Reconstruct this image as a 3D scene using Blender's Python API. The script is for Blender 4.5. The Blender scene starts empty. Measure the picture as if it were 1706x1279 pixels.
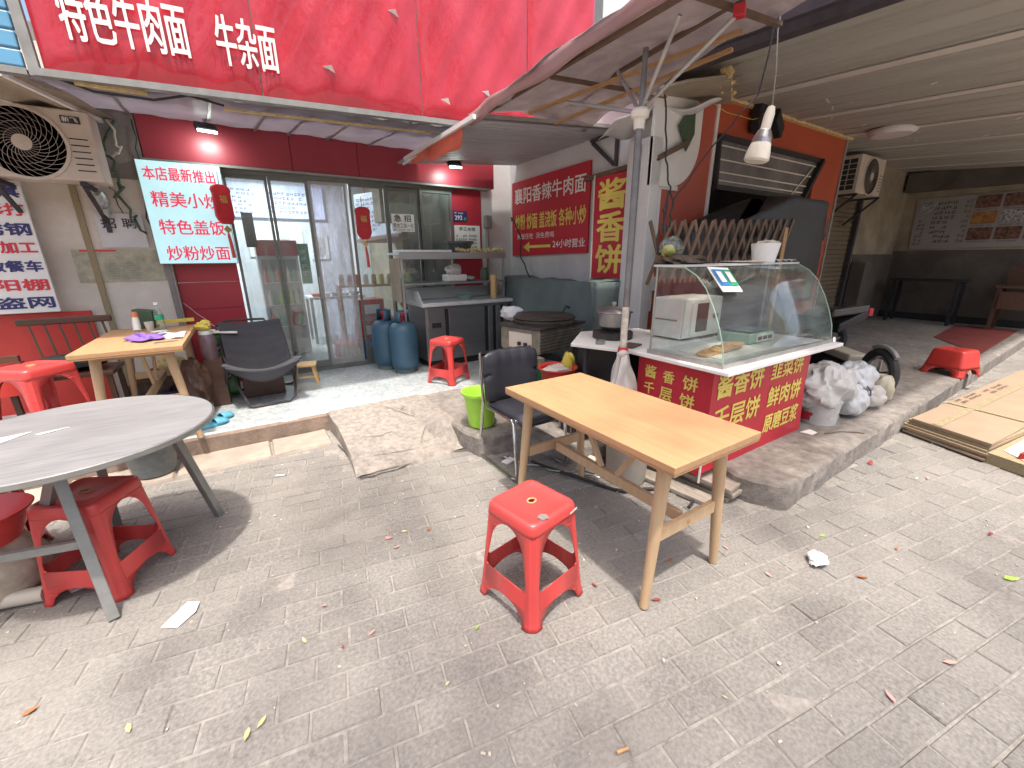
import bpy, bmesh, math, random
from mathutils import Vector, Matrix, Euler, noise as mnoise
random.seed(7)
R = math.radians; PI = math.pi
SC = bpy.context.scene
COL = SC.collection
# ------------------------------------------------------------ camera
cam_d = bpy.data.cameras.new('camera'); cam = bpy.data.objects.new('camera', cam_d); COL.objects.link(cam)
PITCH, YAW, ROLL = R(17.1), R(32.4), R(0.5)
_f = Vector((math.sin(YAW)*math.cos(PITCH), math.cos(YAW)*math.cos(PITCH), -math.sin(PITCH)))
_r = Vector((math.cos(YAW), -math.sin(YAW), 0)); _u = _r.cross(_f)
_r2 = _r*math.cos(ROLL) - _u*math.sin(ROLL); _u2 = _u*math.cos(ROLL) + _r*math.sin(ROLL)
CAM = Vector((0, 0, 1.5))
cam.matrix_world = Matrix.Translation(CAM) @ Matrix((_r2, _u2, -_f)).transposed().to_4x4()
cam_d.sensor_width = 36; cam_d.lens = 36*685/1706; cam_d.clip_start = .02; cam_d.clip_end = 2000
SC.camera = cam
# ------------------------------------------------------------ sky, sun, exposure
SUN_EL, SUN_AZ = R(74), R(180+14)          # azimuth of the sun, clockwise from +Y
W = bpy.data.worlds.new('World'); SC.world = W; W.use_nodes = True
nt = W.node_tree; nt.nodes.clear()
sky = nt.nodes.new('ShaderNodeTexSky'); sky.sky_type = 'NISHITA'; sky.sun_disc = False
sky.sun_elevation = SUN_EL; sky.sun_rotation = SUN_AZ; sky.air_density = 1.0; sky.dust_density = 8.0; sky.ozone_density = 1.0
bg = nt.nodes.new('ShaderNodeBackground'); bg.inputs[1].default_value = .15
wo = nt.nodes.new('ShaderNodeOutputWorld'); nt.links.new(sky.outputs[0], bg.inputs[0]); nt.links.new(bg.outputs[0], wo.inputs[0])
sd = bpy.data.lights.new('sun', 'SUN'); sd.energy = 2.1; sd.angle = R(2.2); sd.color = (1, .95, .88)
sun = bpy.data.objects.new('sun', sd); COL.objects.link(sun)
_sd = Vector((math.sin(SUN_AZ)*math.cos(SUN_EL), math.cos(SUN_AZ)*math.cos(SUN_EL), math.sin(SUN_EL)))
sun.rotation_euler = _sd.to_track_quat('Z', 'Y').to_euler()
SC.view_settings.view_transform = 'Standard'; SC.view_settings.look = 'None'
SC.view_settings.gamma = 1; SC.view_settings.use_curve_mapping = False
SC.view_settings.exposure = 1.15
SC.cycles.max_bounces = 8; SC.cycles.diffuse_bounces = 4; SC.cycles.transparent_max_bounces = 16; SC.cycles.glossy_bounces = 3
SC.cycles.caustics_reflective = False; SC.cycles.caustics_refractive = False
SC.cycles.use_denoising = True

# ------------------------------------------------------------ materials
def S(h):
    h = h.lstrip('#'); o = []
    for i in (0, 2, 4):
        v = int(h[i:i+2], 16)/255; o.append(v/12.92 if v <= .04045 else ((v+.055)/1.055)**2.4)
    return tuple(o)
def mix(a, b, t): return tuple(x*(1-t)+y*t for x, y in zip(a, b))
def pm(name, col, rough=.6, metal=0., var=.12, scale=6., dirt=None, damt=.35, dscale=1.6, bump=0., bscale=30., stretch=(1, 1, 1), spec=.5, coat=0., trans=0., alpha=1., emit=None, es=0., rnd=0., island=False, detail=6):
    m = bpy.data.materials.new(name); m.use_nodes = True; t = m.node_tree; N = t.nodes; L = t.links
    b = N['Principled BSDF']
    if isinstance(col, str): col = S(col)
    if isinstance(dirt, str): dirt = S(dirt)
    geo = N.new('ShaderNodeNewGeometry'); mp = N.new('ShaderNodeMapping'); mp.inputs['Scale'].default_value = stretch
    L.new(geo.outputs['Position'], mp.inputs[0])
    def noise(sc, det=detail, ro=.6):
        n = N.new('ShaderNodeTexNoise'); n.inputs['Scale'].default_value = sc; n.inputs['Detail'].default_value = det; n.inputs['Roughness'].default_value = ro
        L.new(mp.outputs[0], n.inputs['Vector']); return n
    n1 = noise(scale); cr = N.new('ShaderNodeValToRGB'); e = cr.color_ramp.elements
    e[0].position = .3; e[1].position = .7
    e[0].color = (*[max(0, c*(1-var)) for c in col], 1); e[1].color = (*[min(1, c*(1+var)) for c in col], 1)
    L.new(n1.outputs['Fac'], cr.inputs[0]); out = cr.outputs[0]
    if dirt is not None:
        n2 = noise(dscale, 8, .7); r2 = N.new('ShaderNodeValToRGB'); r2.color_ramp.elements[0].position = .42; r2.color_ramp.elements[1].position = .72
        L.new(n2.outputs['Fac'], r2.inputs[0]); mu = N.new('ShaderNodeMath'); mu.operation = 'MULTIPLY'; mu.inputs[1].default_value = damt; L.new(r2.outputs[0], mu.inputs[0])
        mx = N.new('ShaderNodeMix'); mx.data_type = 'RGBA'; L.new(mu.outputs[0], mx.inputs[0]); L.new(out, mx.inputs[6]); mx.inputs[7].default_value = (*dirt, 1); out = mx.outputs[2]
    if rnd:
        if island: src = geo.outputs['Random Per Island']
        else: oi = N.new('ShaderNodeObjectInfo'); src = oi.outputs['Random']
        mr = N.new('ShaderNodeMapRange'); mr.inputs[3].default_value = 1-rnd; mr.inputs[4].default_value = 1+rnd; L.new(src, mr.inputs[0])
        hv = N.new('ShaderNodeHueSaturation'); L.new(mr.outputs[0], hv.inputs['Value']); L.new(out, hv.inputs['Color']); out = hv.outputs[0]
    L.new(out, b.inputs['Base Color'])
    b.inputs['Roughness'].default_value = rough; b.inputs['Metallic'].default_value = metal; b.inputs['Specular IOR Level'].default_value = spec
    b.inputs['Coat Weight'].default_value = coat; b.inputs['Transmission Weight'].default_value = trans; b.inputs['Alpha'].default_value = alpha
    if emit is not None:
        b.inputs['Emission Color'].default_value = (*(S(emit) if isinstance(emit, str) else emit), 1); b.inputs['Emission Strength'].default_value = es
    if bump:
        n3 = noise(bscale, 5); bp = N.new('ShaderNodeBump'); bp.inputs['Strength'].default_value = bump; bp.inputs['Distance'].default_value = .01
        L.new(n3.outputs['Fac'], bp.inputs['Height']); L.new(bp.outputs[0], b.inputs['Normal'])
    return m
def glass(name, tint=(.93, .97, .95), refl=.06, haze=0.):
    m = bpy.data.materials.new(name); m.use_nodes = True; t = m.node_tree; N = t.nodes; L = t.links; N.clear()
    o = N.new('ShaderNodeOutputMaterial'); tr = N.new('ShaderNodeBsdfTransparent'); tr.inputs[0].default_value = (*tint, 1)
    gl = N.new('ShaderNodeBsdfGlossy'); gl.inputs['Roughness'].default_value = .03
    lw = N.new('ShaderNodeLayerWeight'); lw.inputs[0].default_value = .25
    mr = N.new('ShaderNodeMapRange'); mr.inputs[3].default_value = refl; mr.inputs[4].default_value = .38; L.new(lw.outputs['Fresnel'], mr.inputs[0])
    mx = N.new('ShaderNodeMixShader'); L.new(mr.outputs[0], mx.inputs[0]); L.new(tr.outputs[0], mx.inputs[1]); L.new(gl.outputs[0], mx.inputs[2]); out = mx.outputs[0]
    if haze:
        df = N.new('ShaderNodeBsdfDiffuse'); df.inputs[0].default_value = (.6, .62, .6, 1)
        n = N.new('ShaderNodeTexNoise'); n.inputs['Scale'].default_value = 5; n.inputs['Detail'].default_value = 8
        mu = N.new('ShaderNodeMapRange'); mu.inputs[1].default_value = .35; mu.inputs[2].default_value = .75; mu.inputs[3].default_value = haze*.4; mu.inputs[4].default_value = haze*1.8; L.new(n.outputs[0], mu.inputs[0])
        m2 = N.new('ShaderNodeMixShader'); L.new(mu.outputs[0], m2.inputs[0]); L.new(out, m2.inputs[1]); L.new(df.outputs[0], m2.inputs[2]); out = m2.outputs[0]
    L.new(out, o.inputs[0]); return m
M = dict(
 paver=pm('paver', (.200, .188, .172), .9, var=.34, scale=75, dirt=(.30, .28, .25), damt=.6, dscale=1.3, bump=.35, bscale=160, rnd=.07),
 paver2=pm('paver_far', (.200, .188, .172), .9, var=.34, scale=75, dirt=(.30, .28, .25), damt=.6, dscale=1.3, bump=.35, bscale=160, rnd=.07, island=True),
 joint=pm('joint_sand', (.265, .245, .22), .95, var=.3, scale=30, bump=.5, bscale=90),
 street=pm('street', (.24, .21, .19), .95, var=.2, scale=3, bump=.4, bscale=60),
 concrete=pm('concrete', (.25, .225, .20), .9, var=.35, scale=16, dirt=(.12, .105, .09), damt=.65, dscale=1.6, bump=.8, bscale=45),
 ramp=pm('ramp_concrete', (.27, .24, .21), .9, var=.35, scale=22, dirt=(.2, .17, .15), damt=.5, dscale=2.2, bump=.5, bscale=55),
 curb=pm('curb_stone', (.34, .29, .24), .85, var=.15, scale=9, dirt=(.24, .2, .17), damt=.5, dscale=2.5, bump=.3, bscale=60),
 brickface=pm('old_riser', (.27, .20, .155), .9, var=.35, scale=7, dirt=(.12, .1, .09), damt=.5, dscale=2.4, bump=.6, bscale=40),
 tile=pm('speckled_tile', (.42, .45, .45), .35, var=.35, scale=30, dirt=(.17, .21, .24), damt=.75, dscale=14, bump=.05, bscale=60, detail=8),
 wallwhite=pm('painted_wall', (.62, .62, .63), .75, var=.06, scale=2, dirt=(.36, .34, .32), damt=.4, dscale=1.3, bump=.1, bscale=30),
 wallold=pm('aged_wall', (.66, .61, .54), .85, var=.1, scale=3, dirt=(.42, .37, .31), damt=.45, dscale=1.7, bump=.25, bscale=20),
 wallgrey=pm('cement_wall', (.22, .2, .19), .9, var=.2, scale=4, bump=.3, bscale=25),
 wallin=pm('interior_wall', (.66, .69, .72), .6, var=.03, scale=2, dirt=(.5, .52, .55), damt=.4),
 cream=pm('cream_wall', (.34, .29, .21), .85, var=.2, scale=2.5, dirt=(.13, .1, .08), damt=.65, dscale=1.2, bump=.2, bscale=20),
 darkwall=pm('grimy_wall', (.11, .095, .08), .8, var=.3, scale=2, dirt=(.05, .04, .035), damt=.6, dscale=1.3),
 redpanel=pm('red_panel', (.42, .028, .045), .38, var=.05, scale=2, dirt=(.30, .03, .05), damt=.4, dscale=1.2, spec=.5),
 fascia=pm('fascia_red', (.30, .03, .045), .4, var=.05, scale=2, dirt=(.2, .03, .04), damt=.4),
 signred=pm('sign_red', (.46, .018, .035), .3, var=.06, scale=2.4, dirt=(.52, .05, .08), damt=.2, dscale=3.2, bump=1.0, bscale=9, coat=.6, stretch=(1, 1, .5)),
 signblue=pm('blue_slat', (.12, .33, .52), .4, var=.1, scale=3),
 white=pm('white_paint', (.78, .77, .75), .5, var=.04, scale=4, dirt=(.6, .57, .53), damt=.3),
 whiteplastic=pm('white_plastic', (.74, .73, .69), .4, var=.03, scale=5, dirt=(.5, .47, .42), damt=.3, dscale=4),
 paper=pm('paper', (.8, .79, .76), .7, var=.03, scale=6),
 letterwhite=pm('white_lettering', (.8, .78, .74), .5, var=.03),
 letteryellow=pm('yellow_lettering', (.75, .60, .13), .5, var=.06, scale=8),
 letterred=pm('red_lettering', (.62, .03, .05), .5, var=.05),
 letterblue=pm('navy_lettering', (.03, .03, .14), .5, var=.1),
 letterblack=pm('black_lettering', (.03, .03, .03), .6, var=.1),
 letterglow=pm('lightbox_lettering', (.7, .03, .08), .5, emit=(.9, .04, .10), es=.22),
 bannerred=pm('banner_red', (.50, .018, .035), .45, var=.05, scale=3, dirt=(.38, .03, .05), damt=.4, dscale=2.2, bump=.1, bscale=6),
 red=pm('red_plastic', (.62, .062, .058), .34, var=.05, scale=4, dirt=(.44, .05, .045), damt=.4, dscale=5, bump=.05, bscale=80, coat=.15),
 redback=pm('red_plastic_dull', (.54, .045, .035), .4, var=.05, scale=4, dirt=(.38, .03, .025), damt=.4, dscale=5),
 wood=pm('beech_wood', (.45, .262, .132), .45, var=.1, scale=7, stretch=(6, .5, 6), dirt=(.33, .19, .10), damt=.35, dscale=9, bump=.05, bscale=20),
 woodx=pm('beech_edge', (.40, .24, .115), .5, var=.14, scale=6, stretch=(3, 3, 12)),
 leg=pm('pale_wood_leg', (.52, .36, .21), .5, var=.1, scale=6, stretch=(5, 5, .6), dirt=(.4, .27, .15), damt=.35, dscale=4),
 darkwood=pm('dark_wood', (.09, .045, .028), .45, var=.2, scale=6, stretch=(1, 6, 6)),
 brownwood=pm('weathered_wood', (.13, .08, .055), .7, var=.3, scale=8, stretch=(1, 1, .3)),
 plank=pm('grey_plank', (.30, .26, .215), .85, var=.3, scale=10, stretch=(6, .6, 1), bump=.3, bscale=30),
 bamboo=pm('pine_stool', (.62, .40, .16), .5, var=.1, scale=8),
 laminate=pm('grey_laminate', (.215, .215, .22), .38, var=.25, scale=16, stretch=(.35, 4, 1), dirt=(.31, .31, .31), damt=.45, dscale=3, spec=.5),
 steelframe=pm('grey_steel', (.28, .28, .265), .45, metal=.35, var=.15, scale=12, dirt=(.2, .19, .17), damt=.4, dscale=8),
 galv=pm('galvanised', (.40, .40, .39), .42, metal=.6, var=.15, scale=8, dirt=(.25, .22, .2), damt=.4, dscale=6),
 steel=pm('stainless', (.42, .41, .42), .33, metal=.9, var=.08, scale=3, stretch=(.5, 1, 6), dirt=(.26, .25, .26), damt=.3),
 steelw=pm('stainless_bright', (.66, .68, .68), .4, metal=.3, var=.05, scale=6),
 chrome=pm('chrome', (.65, .65, .66), .15, metal=1., var=.03),
 alu=pm('door_alu', (.17, .18, .165), .45, metal=.5, var=.1, scale=6),
 sheet=pm('awning_sheet', (.42, .42, .45), .5, var=.1, scale=3, dirt=(.24, .23, .23), damt=.4, dscale=2, stretch=(.5, 2, 1)),
 sheetlit=pm('awning_film', (.40, .38, .42), .4, var=.1, scale=3, dirt=(.42, .36, .36), damt=.4, dscale=2.2),
 ceil=pm('ceiling_sheet', (.42, .40, .36), .55, var=.1, scale=2, stretch=(2.5, .3, 1), dirt=(.25, .225, .19), damt=.65, dscale=1.1),
 ceilridge=pm('ceiling_ridge', (.62, .57, .52), .5, var=.06, scale=3),
 orange=pm('orange_wall', (.42, .075, .028), .5, var=.06, scale=2, dirt=(.30, .06, .03), damt=.4),
 orangelt=pm('orange_panel', (.47, .10, .06), .5, var=.06, scale=2, dirt=(.34, .07, .05), damt=.4),
 black=pm('black', (.018, .018, .02), .5, var=.3),
 blackglossy=pm('black_glossy', (.02, .02, .022), .25, var=.2, coat=.2),
 leather=pm('black_leather', (.022, .023, .03), .38, var=.15, scale=8, bump=.25, bscale=35),
 canvas=pm('charcoal_canvas', (.05, .05, .058), .85, var=.12, scale=9, bump=.3, bscale=120),
 tarp=pm('dark_tarp', (.02, .02, .02), .42, var=.2, scale=3, bump=.5, bscale=7),
 tarpgreen=pm('green_grey_tarp', (.11, .145, .14), .5, var=.2, scale=2.5, bump=.6, bscale=5),
 acbody=pm('ac_casing', (.56, .49, .42), .5, var=.05, scale=3, dirt=(.36, .30, .25), damt=.4, dscale=2.5),
 acdark=pm('ac_recess', (.03, .028, .028), .7, var=.2),
 acwire=pm('ac_grille', (.33, .29, .26), .5, var=.1),
 cylblue=pm('cylinder_blue', (.035, .095, .15), .45, var=.12, scale=6, dirt=(.06, .09, .11), damt=.4, dscale=4, bump=.1, bscale=50),
 green=pm('lime_plastic', (.36, .68, .06), .35, var=.05, scale=6, dirt=(.3, .5, .1), damt=.3),
 darkgreen=pm('dark_green_plastic', (.05, .09, .05), .5, var=.15),
 crategreen=pm('green_wrap', (.05, .22, .04), .3, var=.35, scale=14, bump=.5, bscale=20, coat=.3),
 greybin=pm('grey_bin', (.13, .145, .145), .5, var=.2, scale=25),
 greybowl=pm('grey_bowl', (.09, .095, .11), .4, var=.1),
 blueslip=pm('blue_rubber', (.10, .35, .48), .5, var=.08),
 purple=pm('purple_cloth', (.19, .10, .40), .8, var=.2, scale=18, bump=.4, bscale=60),
 cardboard=pm('cardboard', (.31, .225, .155), .75, var=.07, scale=5, dirt=(.42, .28, .17), damt=.35, dscale=3),
 cardedge=pm('cardboard_edge', (.29, .235, .14), .85, var=.3, scale=60, stretch=(1, 1, 4)),
 sack=pm('woven_sack', (.5, .5, .485), .55, var=.1, scale=9, dirt=(.5, .48, .44), damt=.4, dscale=5, bump=1.0, bscale=11),
 sackb=pm('white_bag', (.52, .54, .56), .4, var=.1, scale=9, bump=1.0, bscale=16),
 bag=pm('thin_plastic_bag', (.78, .76, .73), .3, var=.1, scale=12, bump=.7, bscale=25, alpha=.85),
 rubber=pm('rubber', (.025, .024, .024), .75, var=.2),
 cushion=pm('cream_seat', (.47, .43, .33), .5, var=.08, scale=6),
 pinkcloth=pm('faded_canopy', (.50, .31, .30), .75, var=.15, scale=4, dirt=(.33, .25, .25), damt=.55, dscale=2, bump=.3, bscale=12),
 mauve=pm('canopy_underside', (.42, .37, .37), .8, var=.2, scale=5, dirt=(.22, .18, .18), damt=.5, dscale=2, bump=.2, bscale=12),
 ragred=pm('red_rag', (.62, .13, .08), .8, var=.15, scale=6),
 foam=pm('yellow_foam', (.62, .47, .22), .9, var=.3, scale=30, bump=.7, bscale=50),
 beam=pm('rusty_beam', (.045, .038, .045), .7, var=.3, scale=8),
 shutter=pm('roller_shutter', (.22, .175, .12), .5, var=.15, scale=4, dirt=(.13, .09, .055), damt=.5, dscale=1.5, metal=.2),
 shutterdark=pm('shutter_gap', (.03, .025, .02), .8),
 lens=pm('unlit_lamp', (.72, .68, .6), .35, var=.04),
 roundlamp=pm('lamp_diffuser', (.62, .58, .58), .4, var=.02),
 lampon=pm('flood_lens', (.9, .95, .9), .3, emit=(.85, 1, .9), es=9),
 tubeon=pm('ceiling_tube', (.9, .9, .9), .3, emit=(1, 1, 1), es=5),
 boxglow=pm('lightbox_face', (.45, .6, .65), .4, emit=(.42, .74, .80), es=.36),
 menuglow=pm('menu_face', (.5, .55, .65), .4, emit=(.6, .68, .95), es=.25),
 glass=glass('window_glass', (.88, .91, .90), .05, .14), frosted=glass('frosted_pane', (.9, .9, .95), .04, .36), glassc=glass('showcase_glass', (.95, .98, .96), .03, .03),
 bottle=glass('bottle_plastic', (.85, .95, .9), .08, .1),
 lantern=pm('lantern_red', (.50, .02, .03), .5, var=.15, scale=20),
 gold=pm('gold', (.62, .42, .12), .4, metal=.4, var=.1),
 qrblue=pm('blue_print', (.04, .22, .5), .4), qrgreen=pm('green_print', (.03, .36, .18), .4),
 scale=pm('scale_green', (.32, .47, .36), .4, var=.06), food=pm('flatbread', (.50, .29, .13), .8, var=.3, scale=30),
 photo1=pm('dish_print', (.14, .07, .05), .5, var=.9, scale=22), photo2=pm('dish_print_pale', (.3, .3, .3), .5, var=.9, scale=26), photo3=pm('dish_print_orange', (.33, .16, .05), .5, var=.5, scale=14),
 menuprint=pm('menu_print', (.30, .285, .28), .5, var=.05, scale=3),
 leafy=pm('leaf_yellow', (.55, .47, .22), .7, var=.2, scale=40), leafg=pm('leaf_green', (.25, .38, .06), .6, var=.2, scale=40),
 leafr=pm('leaf_red', (.30, .04, .04), .6, var=.25, scale=40), leafp=pm('leaf_pink', (.55, .27, .24), .7, var=.2, scale=40), leafo=pm('leaf_orange', (.36, .12, .04), .7, var=.25, scale=40),
 carpet=pm('red_carpet', (.16, .025, .02), .95, var=.25, scale=8, dirt=(.16, .05, .04), damt=.5),
 pvc=pm('pvc_pipe', (.55, .5, .42), .5, var=.1), rock=pm('pale_rubble', (.48, .42, .34), .9, var=.3, scale=9, bump=.7, bscale=18),
 grey=pm('grey_board', (.22, .21, .2), .7, var=.1), wok=pm('blackened_iron', (.05, .045, .04), .55, var=.4, scale=9, metal=.4),
 oven=pm('griddle_body', (.24, .22, .18), .45, var=.3, scale=14, metal=.5, dirt=(.1, .08, .06), damt=.5, dscale=5), pot=pm('aluminium_pot', (.28, .28, .28), .35, metal=.8, var=.15, scale=6),
 bluedoor=pm('blue_grey_door', (.17, .19, .24), .5, var=.06), crackm=pm('crack', (.07, .06, .05), .95),
 bark=pm('bark', (.12, .09, .06), .9, var=.3, scale=12, bump=.8, bscale=20), leaf=pm('tree_leaf', (.06, .12, .03), .6, var=.4, scale=2, rnd=.25, island=True),
 yellowpl=pm('yellow_plastic', (.62, .5, .08), .4), orangepl=pm('orange_plastic', (.6, .2, .08), .4), redmetal=pm('red_clamp', (.45, .02, .03), .4),
 stain=pm('dark_scrap', (.10, .07, .05), .8, var=.4, scale=20), bagp=pm('packet_bag', (.55, .6, .3), .4, var=.5, scale=14),  # last one: mottled yellow green for the bag of packets
)
def translucent(m, amt):
    t = m.node_tree; N = t.nodes; L = t.links; b = N['Principled BSDF']; o = N['Material Output']; tl = N.new('ShaderNodeBsdfTranslucent')
    src = b.inputs['Base Color'].links[0].from_socket; L.new(src, tl.inputs[0]); mx = N.new('ShaderNodeMixShader'); mx.inputs[0].default_value = amt
    L.new(b.outputs[0], mx.inputs[1]); L.new(tl.outputs[0], mx.inputs[2]); L.new(mx.outputs[0], o.inputs[0])
translucent(M['sheetlit'], .55); translucent(M['pinkcloth'], .3); translucent(M['mauve'], .4); translucent(M['bag'], .4)
# ------------------------------------------------------------ mesh builder
class MB:
    def __init__(s): s.v = []; s.f = []
    def add(s, vs, fs):
        o = len(s.v); s.v += [tuple(v) for v in vs]; s.f += [tuple(i+o for i in f) for f in fs]; return s
    def box(s, x0, x1, y0, y1, z0, z1):
        return s.add([(x0,y0,z0),(x1,y0,z0),(x1,y1,z0),(x0,y1,z0),(x0,y0,z1),(x1,y0,z1),(x1,y1,z1),(x0,y1,z1)],
                     [(0,3,2,1),(4,5,6,7),(0,1,5,4),(1,2,6,5),(2,3,7,6),(3,0,4,7)])
    def ob(s, c, d, rot=(0,0,0)):
        m = Euler(rot).to_matrix(); c = Vector(c); o = []
        for z in (-1,1):
            for x, y in ((-1,-1),(1,-1),(1,1),(-1,1)): o.append(c + m @ Vector((x*d[0]/2, y*d[1]/2, z*d[2]/2)))
        return s.add(o, [(0,3,2,1),(4,5,6,7),(0,1,5,4),(1,2,6,5),(2,3,7,6),(3,0,4,7)])
    def bar(s, p, q, w, h=None, up=(0,0,1)):
        p = Vector(p); q = Vector(q); h = h or w; d = (q-p).normalized(); u = Vector(up)
        if abs(d.dot(u)) > .98: u = Vector((0,1,0))
        a = d.cross(u).normalized()*w/2; b = a.cross(d).normalized()*h/2
        vs = [e + sa*a + sb*b for e in (p, q) for sa, sb in ((-1,-1),(1,-1),(1,1),(-1,1))]
        return s.add(vs, [(0,3,2,1),(4,5,6,7),(0,1,5,4),(1,2,6,5),(2,3,7,6),(3,0,4,7)])
    def tube(s, pts, r, n=8, cap=True, closed=False):
        pts = [Vector(p) for p in pts]; m = len(pts); rs = r if isinstance(r, (list, tuple)) else [r]*m
        pv = None; rings = []
        for i, p in enumerate(pts):
            if closed: d = (pts[(i+1) % m]-pts[i-1]).normalized()
            else: d = ((pts[min(i+1, m-1)]-pts[max(i-1, 0)])).normalized()
            if pv is None: pv = d.orthogonal().normalized()
            a = (pv - d*pv.dot(d)); a = a.normalized() if a.length > 1e-6 else d.orthogonal().normalized(); pv = a; b = d.cross(a)
            rings.append([p + rs[i]*(math.cos(2*PI*k/n)*a + math.sin(2*PI*k/n)*b) for k in range(n)])
        vs = [v for g in rings for v in g]; fs = []
        for i in range(m if closed else m-1):
            j = (i+1) % m
            for k in range(n): l = (k+1) % n; fs.append((i*n+k, i*n+l, j*n+l, j*n+k))
        if cap and not closed: fs.append(tuple(range(n))[::-1]); fs.append(tuple((m-1)*n+k for k in range(n)))
        return s.add(vs, fs)
    def cyl(s, p, q, r, r2=None, n=16): return s.tube([p, q], [r, r if r2 is None else r2], n)
    def lathe(s, prof, c=(0,0,0), n=24, rot=None, cap=True):
        m = rot.to_matrix() if rot else Matrix.Identity(3); c = Vector(c); vs = []; fs = []
        for r, z in prof:
            for k in range(n): a = 2*PI*k/n; vs.append(c + m @ Vector((r*math.cos(a), r*math.sin(a), z)))
        for i in range(len(prof)-1):
            for k in range(n): l = (k+1) % n; fs.append((i*n+k, i*n+l, (i+1)*n+l, (i+1)*n+k))
        if cap and prof[0][0] > 0: fs.append(tuple(range(n))[::-1])
        if cap and prof[-1][0] > 0: fs.append(tuple((len(prof)-1)*n+k for k in range(n)))
        return s.add(vs, fs)
    def prism(s, pts, vec):
        n = len(pts); v = Vector(vec); vs = [Vector(p) for p in pts] + [Vector(p)+v for p in pts]
        return s.add(vs, [tuple(range(n))[::-1], tuple(range(n, 2*n))] + [(i, (i+1) % n, n+(i+1) % n, n+i) for i in range(n)])
    def grid(s, fn, nu, nv, thick=0.):
        vs = [fn(i/nu, j/nv) for j in range(nv+1) for i in range(nu+1)]
        fs = [(j*(nu+1)+i, j*(nu+1)+i+1, (j+1)*(nu+1)+i+1, (j+1)*(nu+1)+i) for j in range(nv) for i in range(nu)]
        return s.add(vs, fs)
def mkmesh(name, mb, loc=(0,0,0), smooth=False, angle=35, fix=True):
    me = bpy.data.meshes.new(name); l = loc
    me.from_pydata([(v[0]-l[0], v[1]-l[1], v[2]-l[2]) for v in mb.v], [], mb.f)
    if fix:
        b = bmesh.new(); b.from_mesh(me); bmesh.ops.remove_doubles(b, verts=b.verts, dist=2e-5); bmesh.ops.dissolve_degenerate(b, dist=1e-6, edges=b.edges); bmesh.ops.recalc_face_normals(b, faces=b.faces); b.to_mesh(me); b.free()
    if smooth:
        for p in me.polygons: p.use_smooth = True
        me.set_sharp_from_angle(angle=R(angle))
    return me
def rootloc(p):
    while p.parent: p = p.parent
    return Vector(p.location)
def obj(name, mb, mat, parent=None, smooth=False, bev=0., solid=0., fix=True, local=False, sub=0, loc=None, segs=2):
    if parent is not None and not local: L0 = rootloc(parent)
    else: L0 = Vector(loc) if loc is not None else Vector((0,0,0))
    me = mkmesh(name, mb, L0, smooth, fix=fix); me.materials.append(M[mat] if isinstance(mat, str) else mat)
    o = bpy.data.objects.new(name, me); COL.objects.link(o)
    if parent is not None: o.parent = parent
    elif loc is not None: o.location = loc
    if solid: m = o.modifiers.new('solid', 'SOLIDIFY'); m.thickness = solid; m.offset = -1
    if bev: m = o.modifiers.new('bevel', 'BEVEL'); m.width = bev; m.segments = segs; m.limit_method = 'ANGLE'; m.angle_limit = R(40)
    if sub: m = o.modifiers.new('sub', 'SUBSURF'); m.levels = sub; m.render_levels = sub
    return o
def tag(o, label, cat, group=None, kind=None):
    o['label'] = label; o['category'] = cat
    if group: o['group'] = group
    if kind: o['kind'] = kind
    return o
def thing(name, label, cat, loc, rz=0., group=None):
    o = bpy.data.objects.new(name, None); COL.objects.link(o); o.location = loc; o.rotation_euler = (0, 0, rz); o.empty_display_size = .1
    return tag(o, label, cat, group)
def single(name, mb, mat, label, cat, loc, group=None, **k):
    return tag(obj(name, mb, mat, loc=loc, **k), label, cat, group)
def struct(name, mb, mat, **k):
    o = obj(name, mb, mat, **k); o['kind'] = 'structure'; return o
def dup(root, loc, rz=None, label=None, group=None):
    def cp(o, par):
        c = o.copy(); COL.objects.link(c); c.parent = par
        for ch in [x for x in o.children]: cp(ch, c)
        return c
    kids = list(root.children); r = root.copy(); COL.objects.link(r); r.location = loc
    if rz is not None: r.rotation_euler = (0, 0, rz)
    for k in kids: cp(k, r)
    if label: r['label'] = label
    if group: r['group'] = group
    return r
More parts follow.
